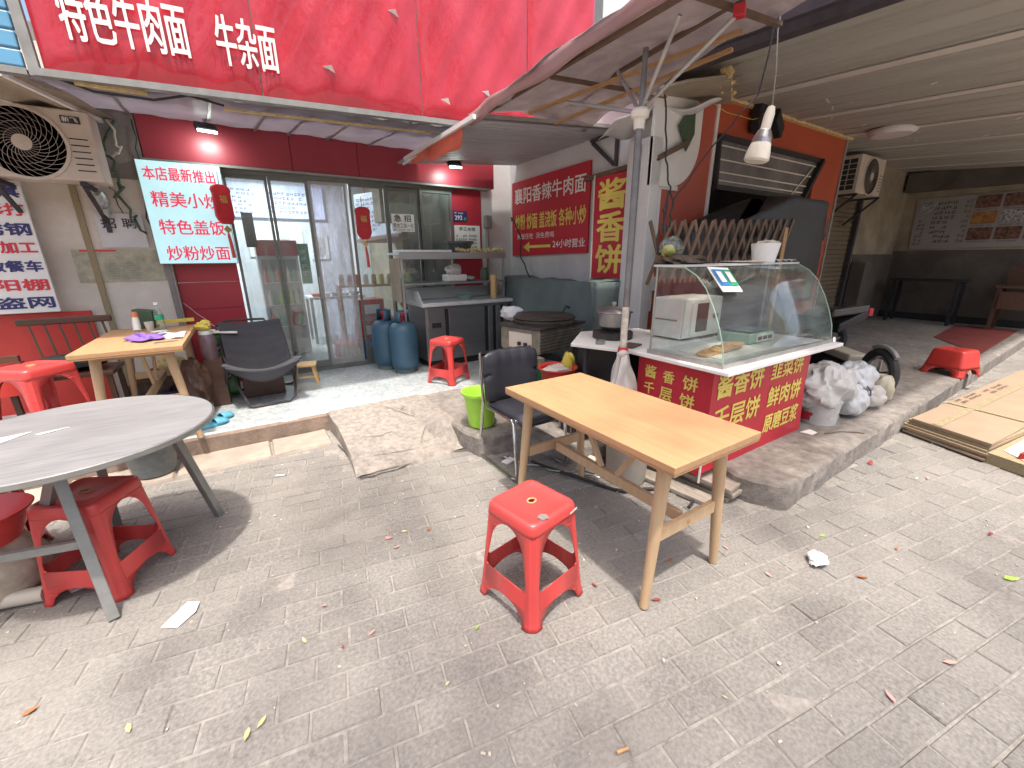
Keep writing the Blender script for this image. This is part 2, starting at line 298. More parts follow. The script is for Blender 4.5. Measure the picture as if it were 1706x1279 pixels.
def text(parent, s, p0, U, V, w, h, mat, bold=.02, name='lettering', off=.003, shear=0., ext=.0006):
    """Flat lettering fitted to a w x h rectangle whose lower left corner is p0, reading along U."""
    cu = bpy.data.curves.new('t', 'FONT'); cu.body = s; cu.resolution_u = 2; cu.offset = 0; cu.extrude = 0; cu.size = 1
    o = bpy.data.objects.new('t', cu); COL.objects.link(o)
    dg = bpy.context.evaluated_depsgraph_get(); dg.update()
    me = bpy.data.meshes.new_from_object(o.evaluated_get(dg)); bpy.data.objects.remove(o); bpy.data.curves.remove(cu)
    xs = [v.co.x for v in me.vertices]; ys = [v.co.y for v in me.vertices]
    x0, x1, y0, y1 = min(xs), max(xs), min(ys), max(ys)
    U = Vector(U).normalized(); V = Vector(V).normalized(); Nn = U.cross(V); p0 = Vector(p0); L0 = rootloc(parent)
    for v in me.vertices:
        a = (v.co.x-x0)/(x1-x0)*w; b = (v.co.y-y0)/(y1-y0)*h
        v.co = p0 + U*(a + shear*b) + V*b + Nn*off - L0
    if bold > .001:
        d = bold*h*1.15; bm = bmesh.new(); bm.from_mesh(me); g0 = list(bm.verts)+list(bm.edges)+list(bm.faces)
        for k, (dx, dy) in enumerate(((1,0),(-1,0),(0,1),(0,-1),(.7,.7),(-.7,-.7),(.7,-.7),(-.7,.7))):
            g = bmesh.ops.duplicate(bm, geom=g0)['geom']; vv = [e for e in g if isinstance(e, bmesh.types.BMVert)]
            bmesh.ops.translate(bm, verts=vv, vec=U*dx*d + V*dy*d*.8 + Nn*(.00012*(k+1)))
        bm.to_mesh(me); bm.free()
    me.name = name; me.materials.clear(); me.materials.append(M[mat]); q = bpy.data.objects.new(name, me); COL.objects.link(q); q.parent = parent
    return q
def marks(parent, p0, U, V, w, h, rows, mat='letterblack', cols=8, fill=.7, off=.003, gap=.35, name='printed_lines', seed=1):
    """Rows of illegible small print: little strokes, one mesh."""
    rd = random.Random(seed); U = Vector(U).normalized(); V = Vector(V).normalized(); Nn = U.cross(V); p0 = Vector(p0); mb = MB()
    rh = h/rows
    for r in range(rows):
        cw = w/cols; n = int(cols*(fill + (1-fill)*rd.random()))
        for c in range(n):
            if rd.random() < .12: continue
            a0 = c*cw; s = min(cw*.8, rh*(1-gap)); b0 = (rows-1-r)*rh + rh*gap*.5; hh = rh*(1-gap)
            for k in range(3):
                if rd.random() < .5: q = (a0, b0+hh*(.1+.33*k), cw*.8, hh*.15)
                else: q = (a0+cw*.28*k, b0, cw*.12, hh)
                P = [p0+U*q[0]+V*q[1], p0+U*(q[0]+q[2])+V*q[1], p0+U*(q[0]+q[2])+V*(q[1]+q[3]), p0+U*q[0]+V*(q[1]+q[3])]
                mb.add([x+Nn*off for x in P], [(0,1,2,3)])
    o = obj(name, mb, mat, parent, fix=False); o['kind'] = 'stuff'; return o
X3, Y3, Z3 = (1,0,0), (0,1,0), (0,0,1)
# ============================================================ GROUND
struct('street_ground', MB().box(-60, 60, -60, -3.2, -.2, -.03).box(-60, -6, -3.2, 60, -.2, -.03).box(14, 60, -3.2, 60, -.2, -.03).box(-6, 14, 10, 60, -.2, -.03), 'street')
pav = struct('pavement', MB().box(-6, 14, -3.2, 10, -.2, -.006), 'joint')
PA = R(-10); pca, psa = math.cos(PA), math.sin(PA)
def paver_mesh(seed):
    rd = random.Random(seed); mb = MB(); a, b = .1115, .0515; t = .004 + rd.random()*.002
    j = lambda: (rd.random()-.5)*.003
    top = [(-a+.004+j(), -b+.004+j(), 0), (a-.004+j(), -b+.004+j(), 0), (a-.004+j(), b-.004+j(), 0), (-a+.004+j(), b-.004+j(), 0)]
    mid = [(-a, -b, -t), (a, -b, -t), (a, b, -t), (-a, b, -t)]; low = [(x, y, -.012) for x, y, z in mid]
    mb.add(top+mid+low, [(0,1,2,3)] + [(i+4, (i+1) % 4+4, (i+1) % 4, i) for i in range(4)] + [(i+8, (i+1) % 4+8, (i+1) % 4+4, i+4) for i in range(4)])
    me = mkmesh('paver', mb); me.materials.append(M['paver']); return me
PV = [paver_mesh(i) for i in range(5)]
PLAT = [(12.2,3.6),(12.2,1.12),(8.9,1.06),(2.68,.952),(2.60,.945),(2.55,.975),(2.46,1.2),(2.50,1.35),(2.52,1.95),(2.1,2.0),(1.90,2.02),(1.76,2.46),(1.66,2.56),(1.36,2.62),(1.30,2.78),(1.28,3.87)]
def inpoly(x, y, P):
    c = False; n = len(P)
    for i in range(n):
        (x0, y0), (x1, y1) = P[i], P[i-1]
        if (y0 > y) != (y1 > y) and x < (x1-x0)*(y-y0)/(y1-y0)+x0: c = not c
    return c
def blocked(x, y):
    if y > 3.5: return True
    if .44 < x < 1.4 and y > 2.80: return True
    return inpoly(x, y, PLAT)
def seen(x, y, z=0, mg=.02):
    v = Vector((x, y, z))-CAM; d = v.dot(_f)
    if d < .1: return False
    px = 853+685*v.dot(_r2)/d; py = 639.5-685*v.dot(_u2)/d
    return -60 < px < 1766 and -40 < py < 1340
cand = []
for j in range(-70, 110):
    for i in range(-60, 90):
        lx = (i + (.5 if j % 2 else 0) + (((j*7919) % 13)/13-.5)*.16)*.23; ly = j*.11
        x = lx*pca - ly*psa + .37; y = lx*psa + ly*pca + .23
        if not (-5.5 < x < 12 and -2.2 < y < 3.6) or blocked(x, y): continue
        cand.append(((Vector((x, y, 0))-CAM).length, x, y, seen(x, y)))
cand.sort(); vis = [c for c in cand if c[3]][:300]; vs_ = set((c[1], c[2]) for c in vis)
stuffmb = MB()
for k, (d, x, y, s) in enumerate(cand):
    rd = random.Random(int(x*1000)*31+int(y*1000)); z = -.0015+rd.gauss(0, .0016); rz = PA + rd.gauss(0, .006)
    if (x, y) in vs_:
        o = bpy.data.objects.new('paver', PV[rd.randrange(5)]); COL.objects.link(o); o.parent = pav
        o.location = (x, y, z); o.rotation_euler = (rd.gauss(0, .008), rd.gauss(0, .006), rz)
    else:
        m = PV[rd.randrange(5)]; rt = Euler((rd.gauss(0, .008), rd.gauss(0, .006), rz)).to_matrix(); p = Vector((x, y, z))
        stuffmb.add([p + rt @ v.co for v in m.vertices], [tuple(f.vertices) for f in m.polygons])
so = obj('far_pavers', stuffmb, 'paver2', pav, local=True, fix=False); so['kind'] = 'stuff'
# ---- curb stones along the foot of the shop platform
def rough_prism(pts, z0, z1, step=.09, amp=.003, seed=3):
    rd = random.Random(seed); o = []; n = len(pts)
    for i in range(n):
        a = Vector((*pts[i], 0)); b = Vector((*pts[(i+1) % n], 0)); m = max(1, int((b-a).length/step))
        for k in range(m):
            q = a.lerp(b, k/m); o.append((q.x+rd.gauss(0, amp), q.y+rd.gauss(0, amp)))
    mb = MB(); n = len(o)
    lo = [(x, y, z0) for x, y in o]; md = [(x, y, z1-.02) for x, y in o]
    c = Vector((sum(p[0] for p in o)/n, sum(p[1] for p in o)/n, 0))
    hi = []
    for i in range(n):
        a = Vector(o[i-1]); b = Vector(o[(i+1) % n]); t = (b-a); nn = Vector((t.y, -t.x)); nn = nn.normalized() if nn.length > 0 else nn
        hi.append((o[i], nn))
    sgn = -1 if inpoly(*(Vector(hi[0][0])-hi[0][1]*.03), o) else 1
    top = [(p[0]+sgn*nn.x*(.013+rd.random()*.004), p[1]+sgn*nn.y*(.013+rd.random()*.004), z1+rd.gauss(0, .001)) for p, nn in hi]
    mb.add(lo+md+top, [(i, (i+1) % n, n+(i+1) % n, n+i) for i in range(n)] + [(n+i, n+(i+1) % n, 2*n+(i+1) % n, 2*n+i) for i in range(n)] + [tuple(range(2*n, 3*n))])
    return mb
cs = struct('curb', MB().box(-5.9, .43, 3.50, 3.86, -.1, -.004), 'joint')
x = -5.6; k = 0
while x < .4:
    l = min(.62, .425-x); obj('curb_stone', rough_prism([(x+.004, 3.505+.004*(k % 3)), (x+l-.004, 3.505), (x+l-.004, 3.86), (x+.004, 3.86)], -.02, .018, .2, .003, k), 'curb', cs); x += l; k += 1
# ---- tiled shop platform and its worn riser
tp = struct('tiled_platform', rough_prism([(-5.9, 3.865), (1.34, 3.855), (3.48, 3.86), (3.48, 6.0), (-5.9, 6.0)], -.1, .158, .3, .004, 11), 'brickface')
obj('tile_floor', rough_prism([(-5.9, 3.875), (1.0, 3.868), (1.33, 3.85), (3.48, 3.90), (3.48, 5.46), (-5.9, 5.46)], .12, .172, .15, .004, 12), 'tile', tp)
struct('concrete_platform', rough_prism(PLAT[::-1], -.1, .166, .07, .0035, 5), 'concrete', smooth=True)
def ramp_f(u, v):
    rd = random.Random(int(u*997)+int(v*7717)); x = .455 + u*.90; y = 2.775 + v*1.10
    if v == 0: y += .03*math.sin(u*7) + (.05*(u-.15) if u > .15 else (.15-u)*.6)
    if u == 0: x += .09*(1-v)*v*1.3 - .0*v
    sm = lambda t: max(0, min(1, t))**2*(3-2*max(0, min(1, t)))
    z = max(.006 + .166*min(1, v*1.02)**.9, .170*sm((u-.68+.25*(v-.3))/.22)*sm((v-.04)/.22)) + rd.gauss(0, .0018) - (.012 if v == 0 else 0) - (.01 if u == 0 else 0)
    return (x, y, z)
rmb = MB().grid(ramp_f, 30, 36)
edge = [ramp_f(0, j/36) for j in range(37)]
rmb.add([e for e in edge]+[(e[0]-.005, e[1], -.02) for e in edge], [(i, i+1, 38+i, 37+i) for i in range(36)])
fe = [ramp_f(i/30, 0) for i in range(31)]
rmb.add(fe+[(e[0], e[1]-.004, -.02) for e in fe], [(i, i+1, 32+i, 31+i) for i in range(30)])
rmp = struct('concrete_ramp', rmb, 'ramp', smooth=True)
def ground_z(x, y):
    if .455 < x < 1.36 and 2.8 < y < 3.88: return .008 + .166*min(1, (y-2.775)/1.1*1.02)**.9
    return 0
def crack(pts, w, zf, par, mat='crackm'):
    mb = MB(); rd = random.Random(len(pts)); P = []
    for a, b in zip(pts, pts[1:]):
        for k in range(6): P.append(Vector(a).lerp(Vector(b), k/6) + Vector((rd.gauss(0, .004), rd.gauss(0, .004))))
    P.append(Vector(pts[-1])); L_ = []
    for i, p in enumerate(P):
        d = (P[min(i+1, len(P)-1)]-P[max(i-1, 0)]).normalized(); n = Vector((-d.y, d.x))*w*(.4+rd.random()*.6)/2
        L_ += [(p.x+n.x, p.y+n.y, zf(p.x, p.y)+.004), (p.x-n.x, p.y-n.y, zf(p.x, p.y)+.004)]
    mb.add(L_, [(2*i, 2*i+1, 2*i+3, 2*i+2) for i in range(len(P)-1)]); return obj('crack', mb, mat, par, local=True, fix=False)
for p in ([(.62,3.0),(.95,2.95)], [(.6,3.3),(.75,3.25),(.86,3.28)], [(1.02,3.0),(1.28,3.5),(1.1,3.8)], [(1.28,3.5),(1.05,3.62),(1.3,3.8)], [(.9,3.8),(1.28,3.2)]): crack(p, .006, ground_z, rmp)
pz = lambda x, y: .166
crack([(.452,3.45),(.50,3.1),(.52,2.9),(.475,2.775),(.7,2.765),(.95,2.83),(1.15,2.825),(1.31,2.76)], .020, lambda x, y: .001, pav)
# ============================================================ WALLS
sw = thing('storefront_wall', 'dark red panelled front wall of the noodle shop around its glass doors', 'wall', (1.3, 5.5, .17))
obj('pier', MB().box(-.56, -.02, 5.5, 5.62, .17, 1.0), 'redpanel', sw, bev=.003)
obj('pier_panel', MB().box(-.56, -.02, 5.5, 5.62, 1.004, 1.275), 'redpanel', sw, bev=.003)
obj('pier_panel', MB().box(-.56, -.02, 5.5, 5.62, 1.28, 2.40), 'redpanel', sw, bev=.003)
obj('pier', MB().box(2.55, 3.0, 5.5, 5.62, .17, 2.40), 'redpanel', sw, bev=.003)
obj('plaster', MB().box(3.0, 3.5, 5.51, 5.62, .17, 3.2), 'wallwhite', sw)
obj('upper_wall', MB().box(-4, 3.0, 5.53, 5.62, 2.40, 3.2), 'wallgrey', sw)
fs = thing('fascia', 'dark red fascia band over the glass doors lit by two floodlights', 'fascia', (1.2, 5.45, 2.4))
xs = [-.58, .66, 1.35, 2.06, 3.16]
for a, b in zip(xs, xs[1:]): obj('fascia_panel', MB().box(a+.002, b-.002, 5.40, 5.52, 2.41, 2.80), 'fascia', fs, bev=.004)
obj('lower_trim', MB().box(-.6, 3.1, 5.385, 5.53, 2.385, 2.408), 'steelframe', fs)
lw = thing('side_wall_left', 'aged off-white wall left of the shop behind the wooden table', 'wall', (-2.5, 5.45, .17))
obj('plaster', MB().box(-6, -.565, 5.42, 5.62, .17, 2.30), 'wallold', lw)
obj('cement_band', MB().box(-1.0, -.585, 5.40, 5.62, 2.22, 3.0), 'wallgrey', lw)
obj('cement_band', MB().box(-6, -1.0, 5.41, 5.62, 2.3, 3.2), 'wallold', lw)
obj('red_panel', MB().box(-5.5, -1.24, 5.38, 5.415, .17, 1.06), 'redback', lw, bev=.003)
obj('batten', MB().box(-1.145, -1.10, 5.40, 5.418, .2, 2.2), 'cardedge', lw)
obj('batten', MB().box(-.62, -.575, 5.395, 5.418, .2, 1.5), 'wallgrey', lw)
rw = thing('side_wall_right', 'pale side wall carrying the red noodle sign and the vertical sign', 'wall', (3.6, 4.2, .17))
obj('plaster', MB().box(3.5, 3.62, 2.94, 5.52, .17, 3.25), 'wallwhite', rw)
obj('corner_post', MB().box(3.36, 3.50, 2.86, 3.16, .17, 2.55), 'wallwhite', rw, bev=.006)
obj('post_strip', MB().box(3.352, 3.358, 2.99, 3.01, .2, 2.5), 'steelframe', rw)
arc = [(3.36, 2.55), (3.36, 2.14), (3.62, 2.14)] + [(3.62+.42*math.sin(a), 2.56-.42*math.cos(a)) for a in [R(8*k) for k in range(1, 12)]] + [(4.04, 2.86), (3.9, 2.93), (3.36, 2.93)]
obj('torn_white_board', MB().prism([(x, 2.86, z) for x, z in arc], (0, .035, 0)), 'white', rw)
ow = thing('orange_wall', 'orange front wall of the neighbouring shop with a wide serving window', 'wall', (5.4, 2.95, .17))
obj('lower_panel', MB().box(3.50, 4.30, 2.90, 3.0, .17, 3.15), 'orangelt', ow)
obj('header', MB().box(4.34, 7.3, 2.90, 3.0, 2.67, 3.2), 'orange', ow)
obj('jamb_panel', MB().box(6.6, 7.3, 2.90, 3.0, .17, 2.668), 'orange', ow)
obj('base_panel', MB().box(4.34, 6.6, 2.90, 3.0, .17, .95), 'orange', ow)
obj('white_strip', MB().box(4.30, 4.345, 2.885, 3.01, .17, 3.15), 'white', ow)
obj('white_strip', MB().box(3.52, 3.56, 2.885, 2.899, .95, 2.16), 'white', ow)
obj('white_strip', MB().box(3.56, 3.80, 2.885, 2.899, 2.12, 2.16), 'white', ow)
obj('white_block', MB().box(3.50, 3.62, 2.88, 2.899, 1.16, 1.30), 'white', ow)
obj('end_trim', MB().box(7.3, 7.34, 2.88, 3.5, .17, 3.2), 'galv', ow)
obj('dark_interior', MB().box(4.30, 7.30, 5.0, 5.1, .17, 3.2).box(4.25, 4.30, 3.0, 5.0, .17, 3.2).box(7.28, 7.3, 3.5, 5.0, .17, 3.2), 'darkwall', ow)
obj('blue_door', MB().box(4.45, 5.2, 3.6, 3.64, .17, 2.12), 'bluedoor', ow)
tw = thing('transom_window', 'tilted glass transom with reflected slats built as pale bars above the serving window', 'window', (5.4, 2.88, 2.2))
obj('frame', MB().bar((4.35,2.87,2.665),(6.6,2.87,2.665),.05,.05).bar((4.35,2.84,2.19),(6.25,2.84,2.19),.04,.05).bar((6.6,2.87,2.67),(6.22,2.86,2.17),.12,.05).bar((4.37,2.87,2.66),(4.37,2.85,2.19),.03,.04), 'black', tw)
obj('pane', MB().add([(4.36,2.872,2.65),(6.56,2.872,2.65),(6.2,2.852,2.2),(4.36,2.852,2.2)], [(0,1,2,3)]), pm('transom_sheet', (.20,.19,.2), .28, metal=.5, var=.25, scale=5, dirt=(.45,.42,.42), damt=.5, dscale=2.4), tw, fix=False)  # opaque sheet for glass; its lighter grey stands in for reflected sky
for z, xe in ((2.59,6.5),(2.46,6.4),(2.34,6.32),(2.26,6.24)): obj('slat', MB().box(4.38, xe, 2.842+(z-2.2)*.04, 2.85+(z-2.2)*.04, z-.006, z+.006), 'lens', tw)  # reflections of metal slats in the glass, built as pale bars
obj('slat', MB().bar((6.42,2.85,2.58),(5.95,2.84,2.22),.012), 'lens', tw)
# shutter bay and far walls
sb = thing('shutter_wall', 'grimy wall with a brown roller shutter beside the orange shop', 'wall', (9.5, 3.5, .17))
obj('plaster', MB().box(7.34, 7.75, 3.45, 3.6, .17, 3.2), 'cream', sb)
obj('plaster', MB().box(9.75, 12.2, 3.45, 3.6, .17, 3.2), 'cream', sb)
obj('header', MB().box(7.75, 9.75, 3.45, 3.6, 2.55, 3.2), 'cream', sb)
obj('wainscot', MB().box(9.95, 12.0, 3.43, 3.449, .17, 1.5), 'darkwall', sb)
obj('side_rail', MB().box(9.70, 9.78, 3.40, 3.449, .17, 2.5), 'beam', sb)
obj('side_rail', MB().box(7.70, 7.78, 3.40, 3.449, .17, 2.5), 'beam', sb)
obj('shutter_backing', MB().box(7.75, 9.75, 3.53, 3.56, .17, 2.55), 'shutterdark', sb)
slat = mkmesh('slat', MB().box(7.79, 9.69, 3.49, 3.525, 0, .072).box(7.79, 9.69, 3.478, 3.49, .02, .052), (9.5, 3.5, .17)); slat.materials.append(M['shutter'])
for k in range(30):
    o = bpy.data.objects.new('slat', slat); COL.objects.link(o); o.parent = sb; o.location = (0, random.gauss(0, .003), .17+k*.079)
ew = thing('end_wall', 'dark back wall with wainscot and menu board under the tin roof', 'wall', (12.1, 0, .17))
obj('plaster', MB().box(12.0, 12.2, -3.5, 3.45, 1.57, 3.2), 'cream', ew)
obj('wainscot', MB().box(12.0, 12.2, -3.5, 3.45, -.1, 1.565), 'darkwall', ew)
obj('skirting', MB().box(11.985, 12.0, -3.5, 3.45, .17, .3), 'black', ew)
# shop interior
ir = thing('shop_interior', 'white-walled noodle shop interior seen through the glass doors', 'room', (1.5, 7.5, .17))
obj('back_wall', MB().box(-.8, 3.6, 8.6, 8.7, 0, 3.1), 'wallin', ir)
obj('side_wall', MB().box(-.8, -.7, 5.62, 8.6, 0, 3.1).box(3.5, 3.6, 5.62, 8.6, 0, 3.1), 'wallin', ir)
obj('ceiling', MB().box(-.8, 3.6, 5.62, 8.7, 2.85, 2.95), 'wallin', ir)
obj('floor', MB().box(-.8, 3.6, 5.55, 8.7, .05, .165), 'tile', ir)
obj('partition', MB().box(2.2, 2.3, 6.6, 8.6, .17, 2.85), 'cream', ir)
obj('wall_cabinet', MB().box(1.72, 2.15, 5.95, 6.3, 1.98, 2.6), 'cream', ir); obj('wall_cabinet', MB().box(2.16, 2.56, 5.95, 6.3, 1.98, 2.6), 'cream', ir)
# upper building mass and roof over the shop
uf = thing('upper_facade', 'pale wall of the building rising behind the right end of the red signboard', 'building', (5.5, 5.9, 3.2)); obj('wall', MB().box(3.3, 12.2, 5.7, 6.0, 3.41, 7.5), 'wallwhite', uf)
for k in range(5): obj('window', MB().box(4.4+k*1.6, 5.3+k*1.6, 5.68, 5.699, 4.6, 5.9), 'alu', uf)
ub = thing('shop_building_top', 'grey flat concrete top of the shop block behind the red signboard', 'building', (0, 7, 3.2))
obj('roof_slab', MB().box(-6, 12.2, 5.62, 10, 3.2, 3.4).box(3.62, 12.2, 3.6, 5.62, 3.2, 3.4), 'wallgrey', ub)
# ============================================================ TIN ROOF ON THE RIGHT
def cz(y): return 3.03 + .10*(y-2.9)
rf = thing('tin_roof', 'large grey corrugated tin roof sloping over the right hand side', 'roof', (8, 2.9, 3.03))
def roof_panel(x0, x1, y0=.42, y1=3.62):
    sh = lambda y: .10*(y-2.9); mb = MB(); prof = []; n = 5; w = (x1-x0)/n
    for i in range(n):
        a = x0+i*w; prof += [(a, 0), (a+w*.42, .0), (a+w*.47, .022), (a+w*.53, .022), (a+w*.58, 0)]
    prof.append((x1, 0)); vs = []
    for y in (y0, y1): vs += [(x+sh(y), y, cz(y)+z) for x, z in prof]
    for y in (y0, y1): vs += [(x+sh(y), y, cz(y)+z+.012) for x, z in prof]
    m = len(prof); fs = [(i, i+1, m+i+1, m+i) for i in range(m-1)] + [(2*m+i, 3*m+i, 3*m+i+1, 2*m+i+1) for i in range(m-1)] + [(i, 2*m+i, 2*m+i+1, i+1) for i in range(m-1)] + [(m+i, m+i+1, 3*m+i+1, 3*m+i) for i in range(m-1)]
    return mb.add(vs, fs)
X0, PW = 3.32, 1.27
k = 0; x = X0
seams = []
while x < 12.6:
    obj('roof_panel', roof_panel(x+.004, x+PW-.004), 'ceil', rf, fix=False); x += PW; seams.append(x); k += 1
for i, sx in enumerate(seams[:6]):
    w = .115 if i < 3 else .06
    obj('seam_strip', MB().prism([(sx-w/2-.25, .42, cz(.42)-.006), (sx+w/2-.25, .42, cz(.42)-.006), (sx+w/2+.06, 3.5, cz(3.5)-.006), (sx-w/2+.06, 3.5, cz(3.5)-.006)], (0, 0, -.006)), 'ceilridge', rf)
obj('edge_beam', MB().bar((X0-.27, .3, cz(.3)-.02), (X0+.02, 3.0, cz(3.0)-.02), .10, .11), 'beam', rf)
obj('edge_beam', MB().bar((X0-.40, .3, cz(.3)-.02), (X0-.05, 3.4, cz(3.4)+.02), .05, .07), 'beam', rf)
obj('wall_angle', MB().bar((4.4, 2.875, 3.02), (7.4, 2.875, 3.02), .05, .04), 'foam', rf)
obj('hanging_beam', MB().bar((11.75, -.5, 2.80), (11.75, 3.4, 2.86), .2, .34), 'darkwall', rf)
rd = random.Random(5)
for k in range(16):
    y = 1.3+rd.random()*1.4; x = 5.0+rd.random()*3.2
    obj('peeling_flake', MB().ob((x, y, cz(y)-.012), (.02+rd.random()*.07, .015, .004), (.1, .2, rd.random()*3)), 'lens', rf)
# ============================================================ GREY SHEET AWNING + CANOPY
aw = thing('sheet_awning', 'grey ribbed sheet awning over the shop corner with a torn edge strip', 'awning', (2.7, 4.4, 2.6))
def az(x): return 2.73 - .085*(3.5-x)
mb = MB(); n = 22; prof = []
for i in range(n):
    a = 3.42 + i*(5.35-3.42)/n; w = (5.35-3.42)/n; prof += [(a, 0), (a+w*.6, 0), (a+w*.7, .012), (a+w*.9, .012)]
prof.append((5.35, 0)); m = len(prof)
L_ = [(1.80, y, az(1.80)+z) for y, z in prof] + [(3.5, y, az(3.5)+z) for y, z in prof]; L2 = [(a, b, c+.008) for a, b, c in L_]
mb.add(L_+L2, [(i, i+1, m+i+1, m+i) for i in range(m-1)] + [(2*m+i, 3*m+i, 3*m+i+1, 2*m+i+1) for i in range(m-1)])
obj('ribbed_sheet', mb, 'sheet', aw, fix=False)
obj('edge_strip', MB().bar((1.79, 3.35, az(1.8)+.0), (1.79, 5.05, az(1.8)-.005), .03, .035).bar((1.83, 4.6, az(1.8)-.015), (1.80, 5.15, az(1.8)-.04), .02, .02), 'white', aw)
def rag(u, v):
    y = 3.6+u*1.3; return (1.80+.05*math.sin(u*9)*v, y, az(1.8)-.01-(v*(.05+.10*abs(math.sin(u*3.2+.4))+.02*math.sin(u*17))))
obj('red_rag', MB().grid(rag, 24, 3), 'ragred', aw, solid=.003, fix=False, smooth=True)
obj('rib', MB().bar((1.85, 3.40, az(1.85)+.02), (3.5, 3.40, az(3.5)+.02), .04, .03), 'galv', aw)
obj('rib', MB().bar((1.85, 5.1, az(1.85)+.025), (3.5, 5.1, az(3.5)+.025), .04, .03), 'galv', aw)
# small fallen board, bracket and torn sheet on the side wall
br = thing('wall_bracket', 'dark steel bracket and angle bar under the torn white board', 'bracket', (3.48, 3.5, 2.4))
obj('bar', MB().bar((3.47, 3.78, 2.68), (3.47, 3.45, 2.42), .03).bar((3.47, 3.42, 2.66), (3.47, 3.42, 2.40), .03).bar((3.46, 3.80, 2.70), (3.46, 3.30, 2.72), .03), 'beam', br)
obj('angle_bar', MB().bar((3.44, 3.85, 2.33), (3.44, 2.86, 2.37), .03, .045).bar((3.44, 2.86, 2.37), (3.78, 2.80, 2.53), .03, .045), 'brownwood', br)
obj('cloth_strip', MB().prism([(3.78, 2.83, 2.80), (3.88, 2.83, 2.84), (3.90, 2.83, 2.62), (3.80, 2.83, 2.46), (3.74, 2.83, 2.55), (3.66, 2.83, 2.66)], (0, .012, 0)), 'darkgreen', br)
def tornf(u, v):
    x = 3.05+u*.95+.02*math.sin(v*9); y = 3.25-.42*v+.08*math.sin(u*5); return (x, y-.1*u, 2.60+.16*u+.10*v+.03*math.sin(u*11+v*4)-.05*(1-v)*(1-u))
single('torn_sheet', MB().grid(tornf, 18, 8), 'wallwhite', 'crumpled pale torn sheet hanging beside the canopy pole hub', 'sheet', (3.5, 3.0, 2.65), solid=.004, fix=False, smooth=True)
bd = thing('insulation_board', 'pale insulation board with crumbling yellow foam edge below the roof beam', 'board', (3.7, 2.6, 2.9))
obj('board', MB().prism([(3.10,3.12,2.86),(3.30,2.50,2.84),(3.55,2.30,2.86),(4.42,2.83,2.95),(4.0,3.0,2.93)], (0,0,.02)), 'cream', bd)
mb = MB(); rd = random.Random(8)
for k in range(30):
    t = rd.random(); p = Vector((3.52,2.33,2.90)).lerp(Vector((4.35,2.80,2.98)), t) if k % 3 else Vector((3.9,3.0,2.90)).lerp(Vector((3.55,3.05,2.88)), t)
    mb.ob(p+Vector((rd.gauss(0,.02), rd.gauss(0,.02), rd.gauss(0,.008))), (.03+.05*rd.random(), .03+.03*rd.random(), .025), (rd.random(), rd.random(), rd.random()*3))
q = obj('foam_crumbs', mb, 'foam', bd); q['kind'] = 'stuff'
# parasol-like canopy on a steel pole
PX, PY = 2.12, 1.92
cp = thing('canopy_umbrella', 'faded pink cloth canopy on a grey steel pole with slanting struts', 'canopy', (PX, PY, .17))
obj('pole', MB().cyl((PX,PY,.9),(PX+.01,PY,2.62),.016,n=14).cyl((PX,PY,1.18),(PX,PY,2.29),.0205,n=14), pm('grey_pole', (.17,.17,.175), .45, metal=.4, var=.2, scale=14, dirt=(.3,.29,.27), damt=.4, dscale=9), cp, smooth=True)
obj('lower_pole', MB().cyl((PX,PY,.05),(PX,PY,1.18),.0235,n=14), pm('worn_pole', (.55,.52,.46), .6, var=.35, scale=25, dirt=(.3,.26,.2), damt=.6, dscale=14), cp, smooth=True)
obj('hub', MB().lathe([(.03,-.07),(.034,-.02),(.05,-.01),(.055,.02),(.045,.035),(.028,.04)], (PX,PY,2.285), 16), 'lens', cp, smooth=True)
obj('clamp', MB().lathe([(.03,-.05),(.036,-.03),(.036,.03),(.03,.05)], (PX,PY,.86), 14), 'redmetal', cp, smooth=True)
def cpz(x, y): return 2.655 - .022*(y-1) + .16*max(0, 1-abs(x-2.6)/1.1)*.6
for ex, ey, ez in ((2.05, 2.50, 2.50), (2.18, 2.18, 2.60), (1.97, 1.58, 2.60), (2.23, 1.46, 2.61), (2.75, 2.1, 2.72)):
    obj('strut', MB().cyl((PX, PY, 2.30), (ex, ey, ez), .011, n=8), 'galv', cp, smooth=True)
obj('rib', MB().bar((1.90,1.10,2.63),(1.92,3.35,2.64),.03,.02).bar((2.23,1.0,2.70),(2.6,3.2,2.76),.03,.02).bar((1.95,1.5,2.64),(2.7,1.5,2.70),.03,.02).bar((1.95,2.55,2.64),(3.1,2.55,2.72),.03,.02), 'brownwood', cp)
obj('rib', MB().bar((2.15,3.1,2.60),(2.52,1.6,2.67),.028,.02).bar((2.5,3.2,2.60),(2.68,1.75,2.67),.028,.02), 'woodx', cp)
obj('corner_clamp', MB().ob((2.235,1.445,2.625),(.05,.05,.05),(0,0,.4)), 'redmetal', cp, bev=.004)
def cf(u, v):
    x = 1.84 + u*(.72+.55*v) + .02*math.sin(v*8); y = 1.02 + v*2.52
    z = cpz(x, y)+.03 + .03*math.sin(v*13+u*3)*(1 if u > .02 else .3) + .018*math.sin(u*9+v*5) + .008*math.sin(v*37+u*21)
    return (x, y, z)
obj('cloth', MB().grid(cf, 20, 34), 'mauve', cp, solid=.004, fix=False, smooth=True)
def cf2(u, v):
    y = 1.0+v*2.56; return (1.835+.012*math.sin(v*21)+u*.02, y, cpz(1.84, y)+.035-u*(.055+.04*abs(math.sin(v*8.5)))+.006*math.sin(v*31))
obj('valance', MB().grid(cf2, 3, 50), 'pinkcloth', cp, solid=.003, fix=False, smooth=True)
